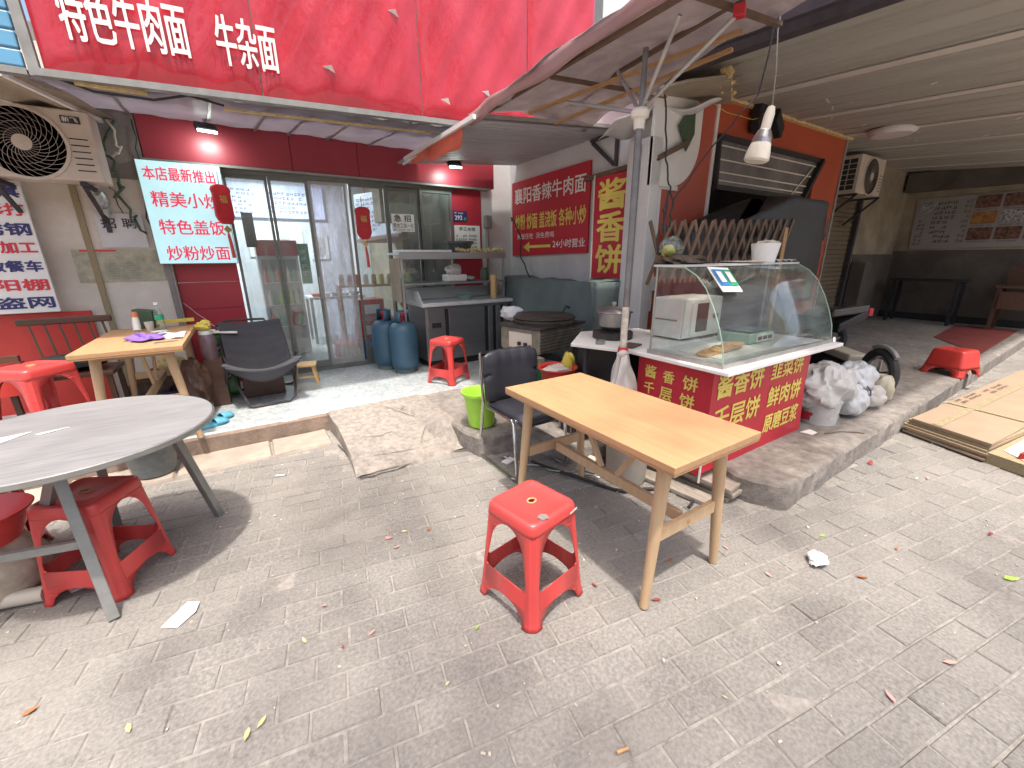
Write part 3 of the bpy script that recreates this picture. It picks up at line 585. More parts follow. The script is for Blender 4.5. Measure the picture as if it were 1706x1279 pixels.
# ============================================================ SIGNBOARD ABOVE
sg = thing('shop_signboard', 'big glossy red signboard with white characters over the noodle shop', 'signboard', (1.4, 4.0, 2.6))
T_ = math.tan(R(2.4)); SY = 3.98
def sx(x, z): return (x + .0*z, SY, z + T_*(x+.8))
cuts = [-.80, .362, 1.613, 2.75, 3.62]
for i, (a, b) in enumerate(zip(cuts, cuts[1:])):
    def pf(u, v, a=a, b=b, i=i):
        x = a+.004+(b-a-.008)*u; z = 2.615+v*1.55
        e = min(u, 1-u, v, 1-v)*8; dy = .03*(1-min(1, e)**.5) + (.008*math.sin(x*9+z*5+i) + .005*math.sin(x*23-z*14))*min(1, e)
        p = sx(x, z); return (p[0], SY-.01+dy, p[2])
    obj('sign_panel', MB().grid(pf, 26, 26), 'signred', sg, fix=False, smooth=True)
obj('back_box', MB().prism([sx(-.8,2.62), sx(3.62,2.62), sx(3.62,4.16), sx(-.8,4.16)], (0,.16,0)), 'black', sg) if 0 else None
bb = MB().prism([(p[0], SY+.03, p[2]) for p in (sx(-.8,2.62), sx(3.62,2.62), sx(3.62,4.16), sx(-.8,4.16))], (0, .15, 0)); obj('back_box', bb, 'wallgrey', sg)
obj('frame', MB().bar(sx(-.84,2.585), sx(3.65,2.585), .06, .04).bar((-.835,SY,2.56),(-.86,SY,4.2),.05,.05), 'steelframe', sg)
cuts_txt = [('特色牛肉面', -.70, -.035, 2.795, .30), ('牛杂面', .118, .492, 2.80, .29)]
def signtext(s, xa, xb, z, h):
    U = Vector((1, 0, T_)).normalized(); text(sg, s, (xa, SY-.012, z), U, (0,0,1), xb-xa, h, 'letterwhite', .010, off=.018)
signtext('特色牛肉面', -.655, -.035, 2.782, .30); signtext('牛杂面', .125, .492, 2.805, .295)
for x, z in ((.80,2.93),(1.35,3.42),(1.78,2.87),(2.2,3.0)):
    obj('peeled_flap', MB().add([(x,SY-.02,z),(x+.06,SY-.05,z+.01),(x+.09,SY-.02,z-.03)], [(0,1,2)]).add([(x,SY-.018,z-.001),(x+.06,SY-.048,z+.009),(x+.09,SY-.018,z-.031)], [(0,2,1)]), 'letterwhite', sg, fix=False)
bs = thing('blue_signboard', 'blue slatted sign panel left of the red signboard', 'signboard', (-1.3, 4.0, 2.6))
for k in range(7): obj('slat', MB().box(-2.2, -.875, SY-.01, SY+.03, 2.60+k*.094, 2.686+k*.094), 'signblue', bs, bev=.008)
obj('frame', MB().box(-2.2, -.87, SY-.02, SY+.04, 2.56, 2.595), 'steelframe', bs)
# film awning between sign and fascia
fa = thing('film_awning', 'wrinkled pale sheet awning under the red signboard with lit underside', 'awning', (.6, 4.7, 2.65))
def faf(u, v):
    x = -.95+u*3.0; y = SY+.06+v*(5.40-SY-.06); return (x, y, 2.585+.045*v+T_*(x+.8)*(1-v)*.9+.14*v+.010*math.sin(x*24)*(1-v*.6)+.005*math.sin(y*9+x*4))
obj('film', MB().grid(faf, 60, 14), 'sheetlit', fa, solid=.004, fix=False, smooth=True)
for x in (-.55, .03, .42, .72, 1.1, 1.55): obj('rafter', MB().bar((x, SY+.05, 2.60+T_*(x+.8)), (x-.06, 5.4, 2.76), .022, .03), 'galv', fa)
obj('lath', MB().bar((-.68,SY+.03,2.565),(-.33,SY+.05,2.573),.03,.02).bar((.1,SY+.25,2.60),(2.0,SY+.28,2.675),.03,.012), 'foam', fa)
obj('cable', MB().tube([(-.85,SY,2.6),(-.6,SY+.05,2.54),(-.3,SY+.06,2.545),(-.1,SY+.04,2.60),(.1,SY+.1,2.585)], .008, 6), 'black', fa, smooth=True)
la = thing('corrugated_awning', 'worn pale corrugated awning sheet above the left air conditioner', 'awning', (-1.3, 4.6, 2.55))
def laf(u, v):
    y = 4.15+v*1.2; x = -2.3+u*1.45+.15*v; return (x, y, 2.60+.0*v+.018*math.sin(u*34)+.07*v)
obj('sheet', MB().grid(laf, 70, 4), 'cream', la, solid=.004, fix=False, smooth=True)
obj('rafter', MB().bar((-1.6,4.1,2.58),(-1.0,5.35,2.65),.03).bar((-1.0,4.1,2.58),(-.80,5.35,2.66),.03), 'white', la)
# ============================================================ GLASS DOORS
gd = thing('glass_doors', 'row of framed sliding glass doors of the noodle shop', 'door', (1.28, 5.5, .17))
DX = [.0, .40, .79, 1.22, 1.66, 2.09, 2.54]
obj('head_rail', MB().box(-.03, 2.57, 5.46, 5.54, 2.345, 2.384), 'alu', gd)
obj('threshold', MB().box(-.03, 2.57, 5.44, 5.55, .172, .215), 'alu', gd)
for i, (a, b) in enumerate(zip(DX, DX[1:])):
    y = 5.475 if i % 2 else 5.505; lean = .0
    if i == 2: b -= .02
    f = obj('door_leaf', MB().box(a+.002, a+.03, y-.014, y+.014, .217, 2.343).box(b-.03, b-.002, y-.014, y+.014, .217, 2.343).box(a+.03, b-.03, y-.013, y+.013, .217, .30 if i not in (3,4) else .38).box(a+.03, b-.03, y-.013, y+.013, 2.31, 2.343), 'alu' if i != 2 else 'galv', gd)
    obj('pane', MB().box(a+.029, b-.029, y-.003, y+.003, .298 if i not in (3,4) else .378, 2.312), 'frosted' if i == 2 else 'glass', f)
    if i in (1, 2, 3): obj('handle', MB().box(b-.022, b-.010, y-.035, y-.015, 1.05, 1.30), 'steel', f)
# inside the shop
mw = thing('menu_screen', 'long lit menu board high on the far wall inside the shop', 'menu board', (1.0, 8.55, 2.2))
for a, b in ((-.15, .55), (.56, 1.45)):
    p = obj('panel', MB().box(a, b, 8.52, 8.56, 2.18, 2.70), 'menuglow', mw)
marks(mw, (-.05, 8.52, 2.22), (1,0,0), Z3, .55, .4, 7, 'letterblue', 8, seed=4); marks(mw, (.62, 8.52, 2.24), (1,0,0), Z3, .75, .36, 5, 'letterblue', 12, .5, seed=5)
m2 = thing('side_menu_lightbox', 'bright menu lightbox angled on the partition inside the right hand doors', 'lightbox', (1.9, 6.6, 1.9))
obj('face', MB().prism([(1.62,6.95,1.80),(1.98,6.1,1.86),(1.98,6.1,2.42),(1.62,6.95,2.42)], (.04,.02,0)), 'menuglow', m2)
marks(m2, (1.63,6.90,1.88), (.39,-.92,0), Z3, .80, .48, 8, 'letterblack', 7, seed=9)
obj('soffit', MB().prism([(1.60,6.97,1.74),(1.98,6.08,1.80),(2.3,6.3,1.80),(2.2,7.0,1.74)], (0,0,.04)), 'pinkcloth', m2)
lt = thing('ceiling_lamp', 'long lit white lamp on the shop interior ceiling', 'lamp', (.6, 7.6, 2.8)); obj('diffuser', MB().box(.28, .95, 7.5, 7.62, 2.79, 2.848), 'tubeon', lt)
al = bpy.data.lights.new('ceiling_lamp_light', 'AREA'); al.shape = 'RECTANGLE'; al.size = .7; al.size_y = .15; al.energy = 45; al.color = (.88, .94, 1)
ao = bpy.data.objects.new('ceiling_lamp_light', al); COL.objects.link(ao); ao.location = (0, 0, -.03); ao.parent = lt; ao.location = (.0, -.03, -.03)
fg = thing('drinks_fridge', 'drinks fridge with lit bottles standing inside behind the first door', 'fridge', (.45, 6.9, .17))
obj('cabinet', MB().box(.22, .72, 6.7, 7.2, .17, 1.75), 'steelw', fg, bev=.01); obj('door_glass', MB().box(.26, .68, 6.66, 6.698, .4, 1.5), 'glass', fg)
obj('header', MB().box(.22,.72,6.64,6.70,1.55,1.75), 'signred', fg)
for z in (.6, .9, 1.2): obj('shelf', MB().box(.25,.69,6.6,6.66,z-.01,z), 'white', fg)
rd = random.Random(3)
for k in range(18):
    x = .29+.065*(k % 6); z = .6+.3*(k//6); obj('bottle', MB().lathe([(.022,0),(.024,.12),(.010,.17),(.010,.20)], (x, 6.62, z), 8), rd.choice(['green','orangepl','redback','whiteplastic','qrgreen']), fg)
bc = thing('beverage_crates', 'stack of red and green drink crates behind the glass doors', 'crate stack', (1.4, 5.9, .17))
for k, (x, z, m_, s) in enumerate([(1.40,.17,'qrblue',1),(1.40,.45,'redback',1),(1.42,.73,'red',1),(1.82,.17,'darkgreen',1),(1.84,.45,'redback',.9),(1.1,.17,'redback',1)]):
    c_ = obj('crate', MB().box(x-.17*s, x+.17*s, 5.75, 6.05, z, z+.25), m_, bc, bev=.01)
    obj('label_panel', MB().box(x-.1*s, x+.1*s, 5.742, 5.748, z+.06, z+.18), rd.choice(['letteryellow','letterwhite','orangepl']), c_)
sh = thing('goods_shelf', 'wooden shelf with jars and packets inside the fourth door', 'shelf', (1.45, 6.2, 1.1))
obj('board', MB().box(1.1, 2.1, 6.1, 6.35, 1.12, 1.15).box(1.1,1.13,6.1,6.35,.17,1.12).box(2.07,2.1,6.1,6.35,.17,1.12), 'woodx', sh)
for k in range(9):
    obj('jar', MB().lathe([(.035,0),(.037,.09),(.03,.12),(.03,.14)], (1.16+.11*k, 6.2, 1.151), 10), rd.choice(['yellowpl','redback','darkgreen','whiteplastic','orangepl','food']), sh, smooth=True)
ki = thing('kitchen_table', 'steel table with bowls and papers deep inside the shop', 'table', (1.2, 7.6, .17)); obj('tabletop', MB().box(.85, 1.7, 7.3, 7.9, .88, .92), 'steelw', ki)
for x, y in ((.88,7.33),(1.67,7.33),(.88,7.87),(1.67,7.87)): obj('leg', MB().box(x-.02,x+.02,y-.02,y+.02,.17,.88), 'galv', ki)
for k in range(5): obj('bowl', MB().lathe([(0,0),(.05,0),(.09,.05),(.085,.05)], (.98+.15*k, 7.45+.05*(k%2), .921), 14), rd.choice(['white','greybowl','redback']), ki, smooth=True)
wp = thing('wall_papers', 'printed notices pinned on the white interior wall', 'notices', (.9, 8.58, 1.5))
for x, z, w, h in ((.62,1.62,.42,.4),(1.15,1.5,.3,.42),(.2,1.55,.22,.3)): obj('sheet', MB().box(x, x+w, 8.57, 8.59, z, z+h), 'paper', wp); marks(wp, (x+.03, 8.57, z+.03), (1,0,0), Z3, w-.06, h-.06, 8, 'steelframe', 10, .9)
gbn = thing('green_banner', 'green hanging banner beside the drinks fridge', 'banner', (.83, 7.0, 1.4)); obj('cloth', MB().box(.76, .90, 7.0, 7.01, 1.15, 1.72), 'qrgreen', gbn); marks(gbn, (.79,7.0,1.25), X3, Z3, .08, .4, 4, 'letterwhite', 1, 1)
tlv = thing('wall_television', 'dark flat television behind the first door edge', 'television', (.25, 6.4, 1.7)); obj('screen', MB().box(.12, .24, 6.3, 6.34, 1.65, 2.05), 'black', tlv)
bgp = thing('clear_goods_bag', 'big clear bag of green packets behind the fifth door', 'bag', (1.95, 5.85, .9))
def blob(c, r, seed=1, n=20, m=12, amp=.12, flat=1.):
    rd = random.Random(seed); ph = [(rd.uniform(1,4), rd.uniform(1,5), rd.random()*6, rd.random()*6) for _ in range(5)]; c = Vector(c); s0 = rd.random()*6
    def f(u, v):
        a = u*2*PI; b = (v-.5)*PI*.999; d = Vector((math.cos(a)*math.cos(b), math.sin(a)*math.cos(b), math.sin(b)))
        k = 1+sum(amp*.24*math.sin(p*d.x*1.6+q*d.z*1.6+s)*math.cos(q*d.y*1.6+t) for p, q, s, t in ph)+amp*.10*math.sin(3*a+4*d.z+s0)*math.cos(b)
        z = d.z*r[2]*k
        if d.z < 0 and flat < 1: z = -r[2]*flat*math.tanh(abs(z)/(r[2]*flat)*1.15)
        return (c.x+d.x*r[0]*k, c.y+d.y*r[1]*k, c.z+z)
    return MB().grid(f, n, m)
obj('bag', blob((1.95, 5.85, 1.05), (.15,.14,.26), 4), 'bagp', bgp, smooth=True, fix=False)
# ---- things on the glass and walls
lb = thing('lightbox_sign', 'glowing pale blue lightbox sign with pink menu characters', 'lightbox', (-.32, 5.36, 1.46))
obj('case', MB().box(-.645, 0.0, 5.33, 5.39, 1.465, 2.385), 'alu', lb); obj('face', MB().box(-.638, -.007, 5.318, 5.3295, 1.472, 2.378), 'boxglow', lb)
ly = 5.318
for s, xa, xb, z, h in (('本店最新推出', -.605, -.06, 2.215, .115), ('精美小炒', -.585, -.06, 1.985, .135), ('特色盖饭', -.575, -.06, 1.74, .135), ('炒粉炒面', -.565, -.06, 1.50, .135)):
    text(lb, s, (xa, ly, z), X3, Z3, xb-xa, h, 'letterglow', .012)
def lantern(loc, label):
    t = thing('red_lantern', label, 'lantern', loc, 0, 'red hanging lanterns on the glass doors'); x, y, z = loc
    pts = [(-.075,.17),(-.09,.14),(-.08,.10),(-.085,-.10),(-.07,-.14),(-.04,-.175),(.04,-.175),(.07,-.14),(.085,-.10),(.08,.10),(.09,.14),(.075,.17),(.03,.19),(-.03,.19)]
    obj('body', MB().prism([(x+a, y-.02, z+b) for a, b in pts], (0,.04,0)), 'lantern', t, bev=.006)
    obj('gold_ornament', MB().ob((x,y-.024,z+.09),(.05,.006,.05),(0,R(45),0)).ob((x,y-.024,z-.05),(.02,.006,.12)), 'gold', t) if 0 else None
    text(t, '福', (x-.035, y-.022, z+.02), X3, Z3, .07, .07, 'gold', .01)
    obj('cord', MB().cyl((x,y,z+.19),(x,y,z+.30),.003,n=6), 'black', t); obj('medallion', MB().ob((x,y,z-.225),(.055,.012,.055),(0,R(45),0)), 'gold', t, bev=.003)
    obj('tassel', MB().tube([(x,y,z-.26),(x,y,z-.29),(x+.006,y,z-.36),(x+.01,y,z-.50)], [.008,.014,.016,.018], 8), 'red', t)
    return t
L1 = lantern((1.34, 5.40, 1.90), 'red lantern with gold tassel hanging at the middle of the glass doors')
L2 = dup(L1, (-.035, 5.28, 2.02), .5, 'red lantern hanging at the edge of the glowing lightbox sign', 'red hanging lanterns on the glass doors')
nt_ = thing('hiring_notice', 'white hiring notice taped on the fifth glass door', 'notice', (1.84, 5.455, 1.82))
obj('sheet', MB().box(1.70, 1.99, 5.448, 5.452, 1.825, 2.035), 'paper', nt_)
text(nt_, '急 招', (1.73, 5.448, 1.945), X3, Z3, .22, .08, 'letterblack', .01); text(nt_, '男女工各一名', (1.715, 5.448, 1.872), X3, Z3, .26, .055, 'letterblack', .0)
marks(nt_, (1.715, 5.448, 1.835), X3, Z3, .26, .026, 1, 'letterblack', 12, 1)
hp = thing('house_number_plate', 'dark blue house number plate 292 on the red pier', 'plate', (2.67, 5.49, 1.98))
obj('plate', MB().box(2.565, 2.765, 5.488, 5.497, 1.985, 2.115), 'letterblue', hp); text(hp, '292', (2.585, 5.488, 2.0), X3, Z3, .11, .055, 'letterwhite', .02); marks(hp, (2.58,5.488,2.07), X3, Z3, .15, .032, 1, 'letterwhite', 8, 1)
obj('green_tab', MB().box(2.72, 2.755, 5.484, 5.4875, 1.995, 2.03), 'qrgreen', hp)
pl = thing('dumpling_price_list', 'white printed price list on the red pier below the number plate', 'poster', (2.76, 5.49, 1.6))
obj('sheet', MB().box(2.57, 2.965, 5.488, 5.497, 1.50, 1.93), 'paper', pl); text(pl, '手工水饺', (2.64, 5.488, 1.86), X3, Z3, .25, .05, 'letterblack', .01)
marks(pl, (2.59, 5.488, 1.52), X3, Z3, .17, .30, 6, 'letterblack', 5, 1, seed=3); marks(pl, (2.79, 5.488, 1.52), X3, Z3, .15, .30, 6, 'letterblack', 5, .8, seed=8)
mt = thing('meter_box', 'small grey electric box with pipe in the shop corner', 'box', (3.08, 5.46, 1.85)); obj('case', MB().box(3.03, 3.13, 5.42, 5.505, 1.90, 2.07), 'wallgrey', mt, bev=.015); obj('pipe', MB().cyl((3.08,5.48,.2),(3.08,5.48,1.9),.018,n=10), 'steelframe', mt, smooth=True)
pw = thing('recruit_poster', 'torn map-like poster with red edge on the aged wall', 'poster', (-.93, 5.40, 1.3))
obj('sheet', MB().box(-1.255, -.63, 5.412, 5.418, 1.31, 1.60), pm('faded_print', (.42,.40,.30), .7, var=.25, scale=16, dirt=(.28,.30,.24), damt=.6, dscale=9), pw)
obj('red_edge', MB().box(-1.20, -.95, 5.408, 5.4115, 1.585, 1.60), 'letterred', pw); marks(pw, (-1.06,5.412,1.33), X3, Z3, .28, .16, 7, 'steelframe', 20, .9)
text(pw, '招 聘', (-.998, 5.3985, 1.79), X3, Z3, .25, .088, 'letterblack', .012)
obj('white_sheet', MB().box(-1.03, -.70, 5.3985, 5.4035, 1.62, 1.92), 'wallwhite', pw)
ws = thing('services_sign', 'white board sign with navy and red characters on the left wall', 'sign', (-1.75, 5.3, 1.07))
obj('board', MB().box(-2.15, -1.405, 5.28, 5.31, 1.075, 2.24), 'white', ws, bev=.003)
rows = [('广告旗', 2.005, .10, 'letterblue'), ('彩打', 1.865, .09, 'letterred'), ('不锈钢', 1.712, .095, 'letterblue'), ('加工', 1.57, .09, 'letterred'), ('做餐车', 1.42, .088, 'letterblue'), ('遮阳棚', 1.265, .092, 'letterred'), ('防盗网', 1.115, .095, 'letterblue')]
for s, z, h, m_ in rows:
    w = {'广告旗': .5, '彩打': .23, '不锈钢': .47, '加工': .21, '做餐车': .33, '遮阳棚': .50, '防盗网': .52}[s]
    text(ws, s, (-1.427-w, 5.28, z), X3, Z3, w, h, m_, .04)
SN, SU = (-1, 0, 0), (0, -1, 0)
ss = thing('noodle_sign', 'red banner sign with white and yellow characters on the pale side wall', 'sign', (3.48, 4.6, 1.5))
obj('board', MB().prism([(3.47, 5.42, 1.525), (3.47, 3.80, 1.545), (3.47, 3.80, 2.525), (3.47, 5.42, 2.505)], (.022, 0, 0)), 'bannerred', ss)
def st(s, y0, y1, z, h, m_, b=.015): text(ss, s, (3.47, y0, z), SU, Z3, y0-y1, h, m_, b)
st('襄阳香辣牛肉面', 5.345, 3.86, 2.215, .20, 'letterwhite'); st('炒粉 炒面 盖浇饭 各种小炒', 5.33, 3.84, 1.875, .20, 'letteryellow'); st('米饭任吃  汤免费喝', 5.29, 4.43, 1.745, .075, 'letterwhite', .0); st('24小时营业', 4.45, 3.84, 1.615, .10, 'letterwhite', .01)
obj('arrow', MB().add([(3.466,5.13,1.64),(3.466,4.98,1.71),(3.466,4.98,1.66),(3.466,4.50,1.66),(3.466,4.50,1.625),(3.466,4.98,1.625),(3.466,4.98,1.57)], [(0,1,2,3,4,5,6)]), 'letteryellow', ss, fix=False)
vs2 = thing('flatbread_sign', 'tall narrow red sign with three yellow characters', 'sign', (3.42, 3.4, 1.27))
obj('board', MB().box(3.425, 3.45, 3.155, 3.665, 1.27, 2.32), 'bannerred', vs2); obj('frame', MB().box(3.42, 3.455, 3.135, 3.154, 1.25, 2.345).box(3.42, 3.455, 3.666, 3.685, 1.25, 2.345), 'lens', vs2)
for s, z in (('酱', 1.985), ('香', 1.66), ('饼', 1.33)): text(vs2, s, (3.425, 3.60, z), SU, Z3, .39, .29, 'letteryellow', .03)
# floodlights
def flood(loc, rz, label):
    t = thing('floodlight', label, 'floodlight', loc, rz, 'lit floodlights under the awning')
    obj('housing', MB().ob((0,0,0),(.17,.05,.10),(R(-50),0,0)), 'black', t, bev=.01, local=True); obj('lens', MB().ob((0,-.021,-.018),(.15,.012,.085),(R(-50),0,0)), 'lampon', t, local=True)
    obj('arm', MB().bar((0,.02,.02),(.02,.05,.16),.02), 'galv', t, local=True)
    l = bpy.data.lights.new('floodlight_beam', 'AREA'); l.shape = 'RECTANGLE'; l.size = .14; l.size_y = .08; l.energy = 1.6; l.color = (.85, 1, .95)
    o = bpy.data.objects.new('floodlight_beam', l); COL.objects.link(o); o.parent = t; o.location = (0, .045, -.055); o.rotation_euler = (R(35), 0, 0); return t
flood((-.05, 5.12, 2.66), .2, 'lit floodlight left, hanging over the lightbox sign'); flood((2.44, 5.12, 2.60), -.2, 'lit floodlight right, near the sheet awning corner')
# ============================================================ AIR CONDITIONERS
def aircon(name, label, loc, rz, w=.78, h=.50, d=.28, logo=None, group='air conditioner outdoor units'):
    t = thing(name, label, 'air conditioner', loc, rz, group); a = w/2
    obj('casing', MB().box(-a, a, 0, d, 0, h), 'acbody', t, local=True, bev=.012)
    fr = .235*h/.5; fx = a-.175*w/.72-fr; fz = h*.48
    obj('fan_ring', MB().lathe([(fr+.022,0),(fr+.022,.012),(fr,.012),(fr,0)], (fx, 0, fz), 36, Euler((R(90),0,0)), cap=False), 'acbody', t, local=True, smooth=True)
    obj('fan_recess', MB().lathe([(fr,0.004),(0,.004)], (fx, 0, fz), 36, Euler((R(90),0,0))), 'acdark', t, local=True)
    mb = MB()
    for k in range(26):
        a0 = 2*PI*k/26; pts = []
        for j in range(9):
            q = j/8; r = fr*(.22+.78*q); an = a0+q*1.15; pts.append((fx+r*math.cos(an), -.010, fz+r*math.sin(an)))
        mb.tube(pts, .0022, 4)
    for r in (.4, .6, .8): mb.tube([(fx+fr*r*math.cos(x*PI/14), -.008, fz+fr*r*math.sin(x*PI/14)) for x in range(28)], .0018, 4, closed=True)
    obj('grille', mb, 'acwire', t, local=True); obj('hub_disc', MB().lathe([(0,0),(fr*.23,0),(fr*.23,.016),(0,.018)], (fx, 0, fz), 24, Euler((R(90),0,0))), 'acbody', t, local=True)
    for k in range(6): obj('louvre', MB().box(a-.145, a-.04, -.004, 0, h*.14+k*.045, h*.14+k*.045+.007), 'acdark', t, local=True)
    obj('side_grid', MB().box(-a-.004, -a, .04, d-.04, .05, h-.05), 'acdark', t, local=True)
    g = MB()
    for k in range(7): g.box(-a-.009, -a-.004, .035, d-.035, .05+k*(h-.1)/6-.005, .05+k*(h-.1)/6+.005)
    for k in range(3): g.box(-a-.010, -a-.004, .04+k*(d-.08)/2-.005, .04+k*(d-.08)/2+.005, .05, h-.05)
    obj('side_bars', g, 'acbody', t, local=True)
    if logo:
        p = obj('logo_plate', MB().box(a-.165, a-.055, -.006, 0, h-.095, h-.045), 'letterblack', t, local=True)
    return t
A1 = aircon('air_conditioner', 'beige outdoor air conditioner on rusty brackets at the left wall', (-1.165, 4.90, 2.115), 0, w=.72, logo=True)
q = text(A1, '新飞', (-.962, 4.894, 2.527), X3, Z3, .088, .036, 'letterwhite', .01); 
bk = thing('wall_brackets', 'rusty triangular brackets under the left air conditioner', 'bracket', (-1.2, 5.2, 1.9))
for x in (-1.45, -.95): obj('bracket', MB().bar((x, 4.92, 2.095), (x, 5.40, 2.095), .035, .03).bar((x, 4.95, 2.08), (x, 5.40, 1.83), .03, .02).bar((x, 5.39, 2.1), (x, 5.39, 1.75), .035, .02), 'beam', bk)
obj('hanging_foil', blob((-.93, 5.28, 2.0), (.05,.05,.11), 3, 12, 8, .5), 'galv', bk)
A2 = aircon('air_conditioner', 'old outdoor air conditioner on the wall above the roller shutter', (8.75, 3.02, 2.42), 0, w=.95, h=.55, d=.30)
b2 = thing('wall_brackets', 'rusty bracket frame under the air conditioner above the shutter', 'bracket', (8.7, 3.2, 2.3))
for x in (8.3, 9.2): obj('bracket', MB().bar((x,3.0,2.40),(x,3.45,2.40),.03).bar((x,3.02,2.39),(x,3.44,2.0),.03), 'beam', b2)
def cable(label, pts, r=.006, mat='black', seed=0, jit=.015, name='cable', n=4):
    rd = random.Random(seed); P = []
    for a, b in zip(pts, pts[1:]):
        for k in range(n): P.append(Vector(a).lerp(Vector(b), k/n)+Vector((rd.gauss(0,jit), rd.gauss(0,jit*.5), rd.gauss(0,jit))))
    P.append(Vector(pts[-1])); return single(name, MB().tube(P, r, 6), mat, label, 'cable', tuple(P[0]), smooth=True)
cable('tangled dark pipes and wires beside the left air conditioner', [(-.78,5.33,2.66),(-.80,5.34,2.45),(-.77,5.33,2.3),(-.80,5.34,2.15),(-.74,5.35,1.95),(-.69,5.37,1.75)], .011, 'darkgreen', 2, .03)
cable('pale ragged insulation wire next to the dark pipes on the left wall', [(-.76,5.30,2.68),(-.74,5.3,2.5),(-.70,5.3,2.46),(-.78,5.3,2.38)], .010, 'pvc', 3, .015)
cable('black wire running down the grey corner from the fascia', [(-.60,5.38,2.72),(-.61,5.38,2.4),(-.57,5.36,2.25),(-.66,5.38,1.95),(-.62,5.38,1.7)], .006, 'black', 4, .01)
cable('thin black drop wire on the aged wall above the poster', [(-.86,5.40,2.2),(-.84,5.4,2.0),(-.80,5.40,1.80)], .004, 'black', 5, .008)
cable('thin white string slanting across the red pier', [(-.55,5.47,1.08),(-.35,5.4,.85),(-.2,5.3,.72)], .003, 'lens', 6, .002)
cable('black hose and cable hanging in the corner beside the red noodle sign', [(3.38,5.30,2.0),(3.30,5.15,2.02),(3.36,5.05,1.8),(3.34,5.0,1.5),(3.3,4.7,1.15),(3.3,4.5,.9)], .010, 'black', 7, .012)
cable('black cable from the hanging bulb down to the coiled wires', [(2.83,1.6,2.75),(2.80,1.62,2.42),(2.70,1.7,2.28),(2.5,1.8,2.0),(2.47,1.9,1.85)], .005, 'black', 8, .004)
cable('coiled black wire hanging above the left end of the showcase', [(2.40,1.98,2.45),(2.41,1.95,2.2),(2.43,1.93,2.0),(2.47,1.93,1.9),(2.51,1.93,1.85),(2.50,1.93,1.7),(2.44,1.93,1.65),(2.42,1.93,1.8),(2.45,1.93,1.9),(2.44,1.93,1.72),(2.38,1.93,1.6),(2.42,1.93,1.5),(2.5,1.93,1.62),(2.52,1.93,1.48)], .006, 'black', 9, .006)
# ============================================================ LAMPS UNDER THE ROOF
rl = thing('round_ceiling_lamp', 'round flat white lamp on the tin roof', 'lamp', (7.05, 2.32, 2.9))
obj('disc', MB().lathe([(0,-.07),(.20,-.065),(.24,-.03),(.24,0),(0,0)], (7.05, 2.32, cz(2.32)-.008), 32), 'roundlamp', rl, smooth=True)
hb = thing('hanging_bulb', 'big unlit LED bulb hanging on a wire under the roof edge', 'bulb', (2.83, 1.6, 2.05))
obj('reflector', MB().lathe([(0,0),(.060,.0),(.072,.012),(.068,.05),(.050,.13),(.036,.17),(.028,.18)], (2.84,1.6,2.06), 24, Euler((R(6),R(6),0))), 'lens', hb, smooth=True)
obj('heat_fins', MB().lathe([(.060,.075),(.052,.13),(.038,.172)], (2.84,1.6,2.061), 24, Euler((R(6),R(6),0)), cap=False), 'steel', hb)
obj('socket', MB().lathe([(.029,.18),(.029,.26),(.020,.30),(0,.31)], (2.84,1.6,2.06), 16, Euler((R(6),R(6),0))), 'lens', hb, smooth=True)
obj('wire', MB().tube([(2.87,1.565,2.36),(2.86,1.57,2.55),(2.87,1.6,2.75),(2.88,1.6,2.93)], .0035, 6), 'steelframe', hb)
bl = thing('black_floodlight', 'unlit black floodlight on the orange wall behind the bulb', 'floodlight', (5.1, 2.8, 2.9))
obj('housing', MB().ob((4.95,2.82,2.90),(.16,.10,.28),(0,0,.1)).ob((5.25,2.78,2.88),(.28,.08,.14),(0,.5,.2)), 'black', bl, bev=.01)
cable('thin yellow wire strung along the top of the orange wall', [(3.9,2.84,2.98),(4.3,2.8,2.86),(4.8,2.8,2.86),(5.2,2.75,2.98)], .003, 'yellowpl', 11, .004)
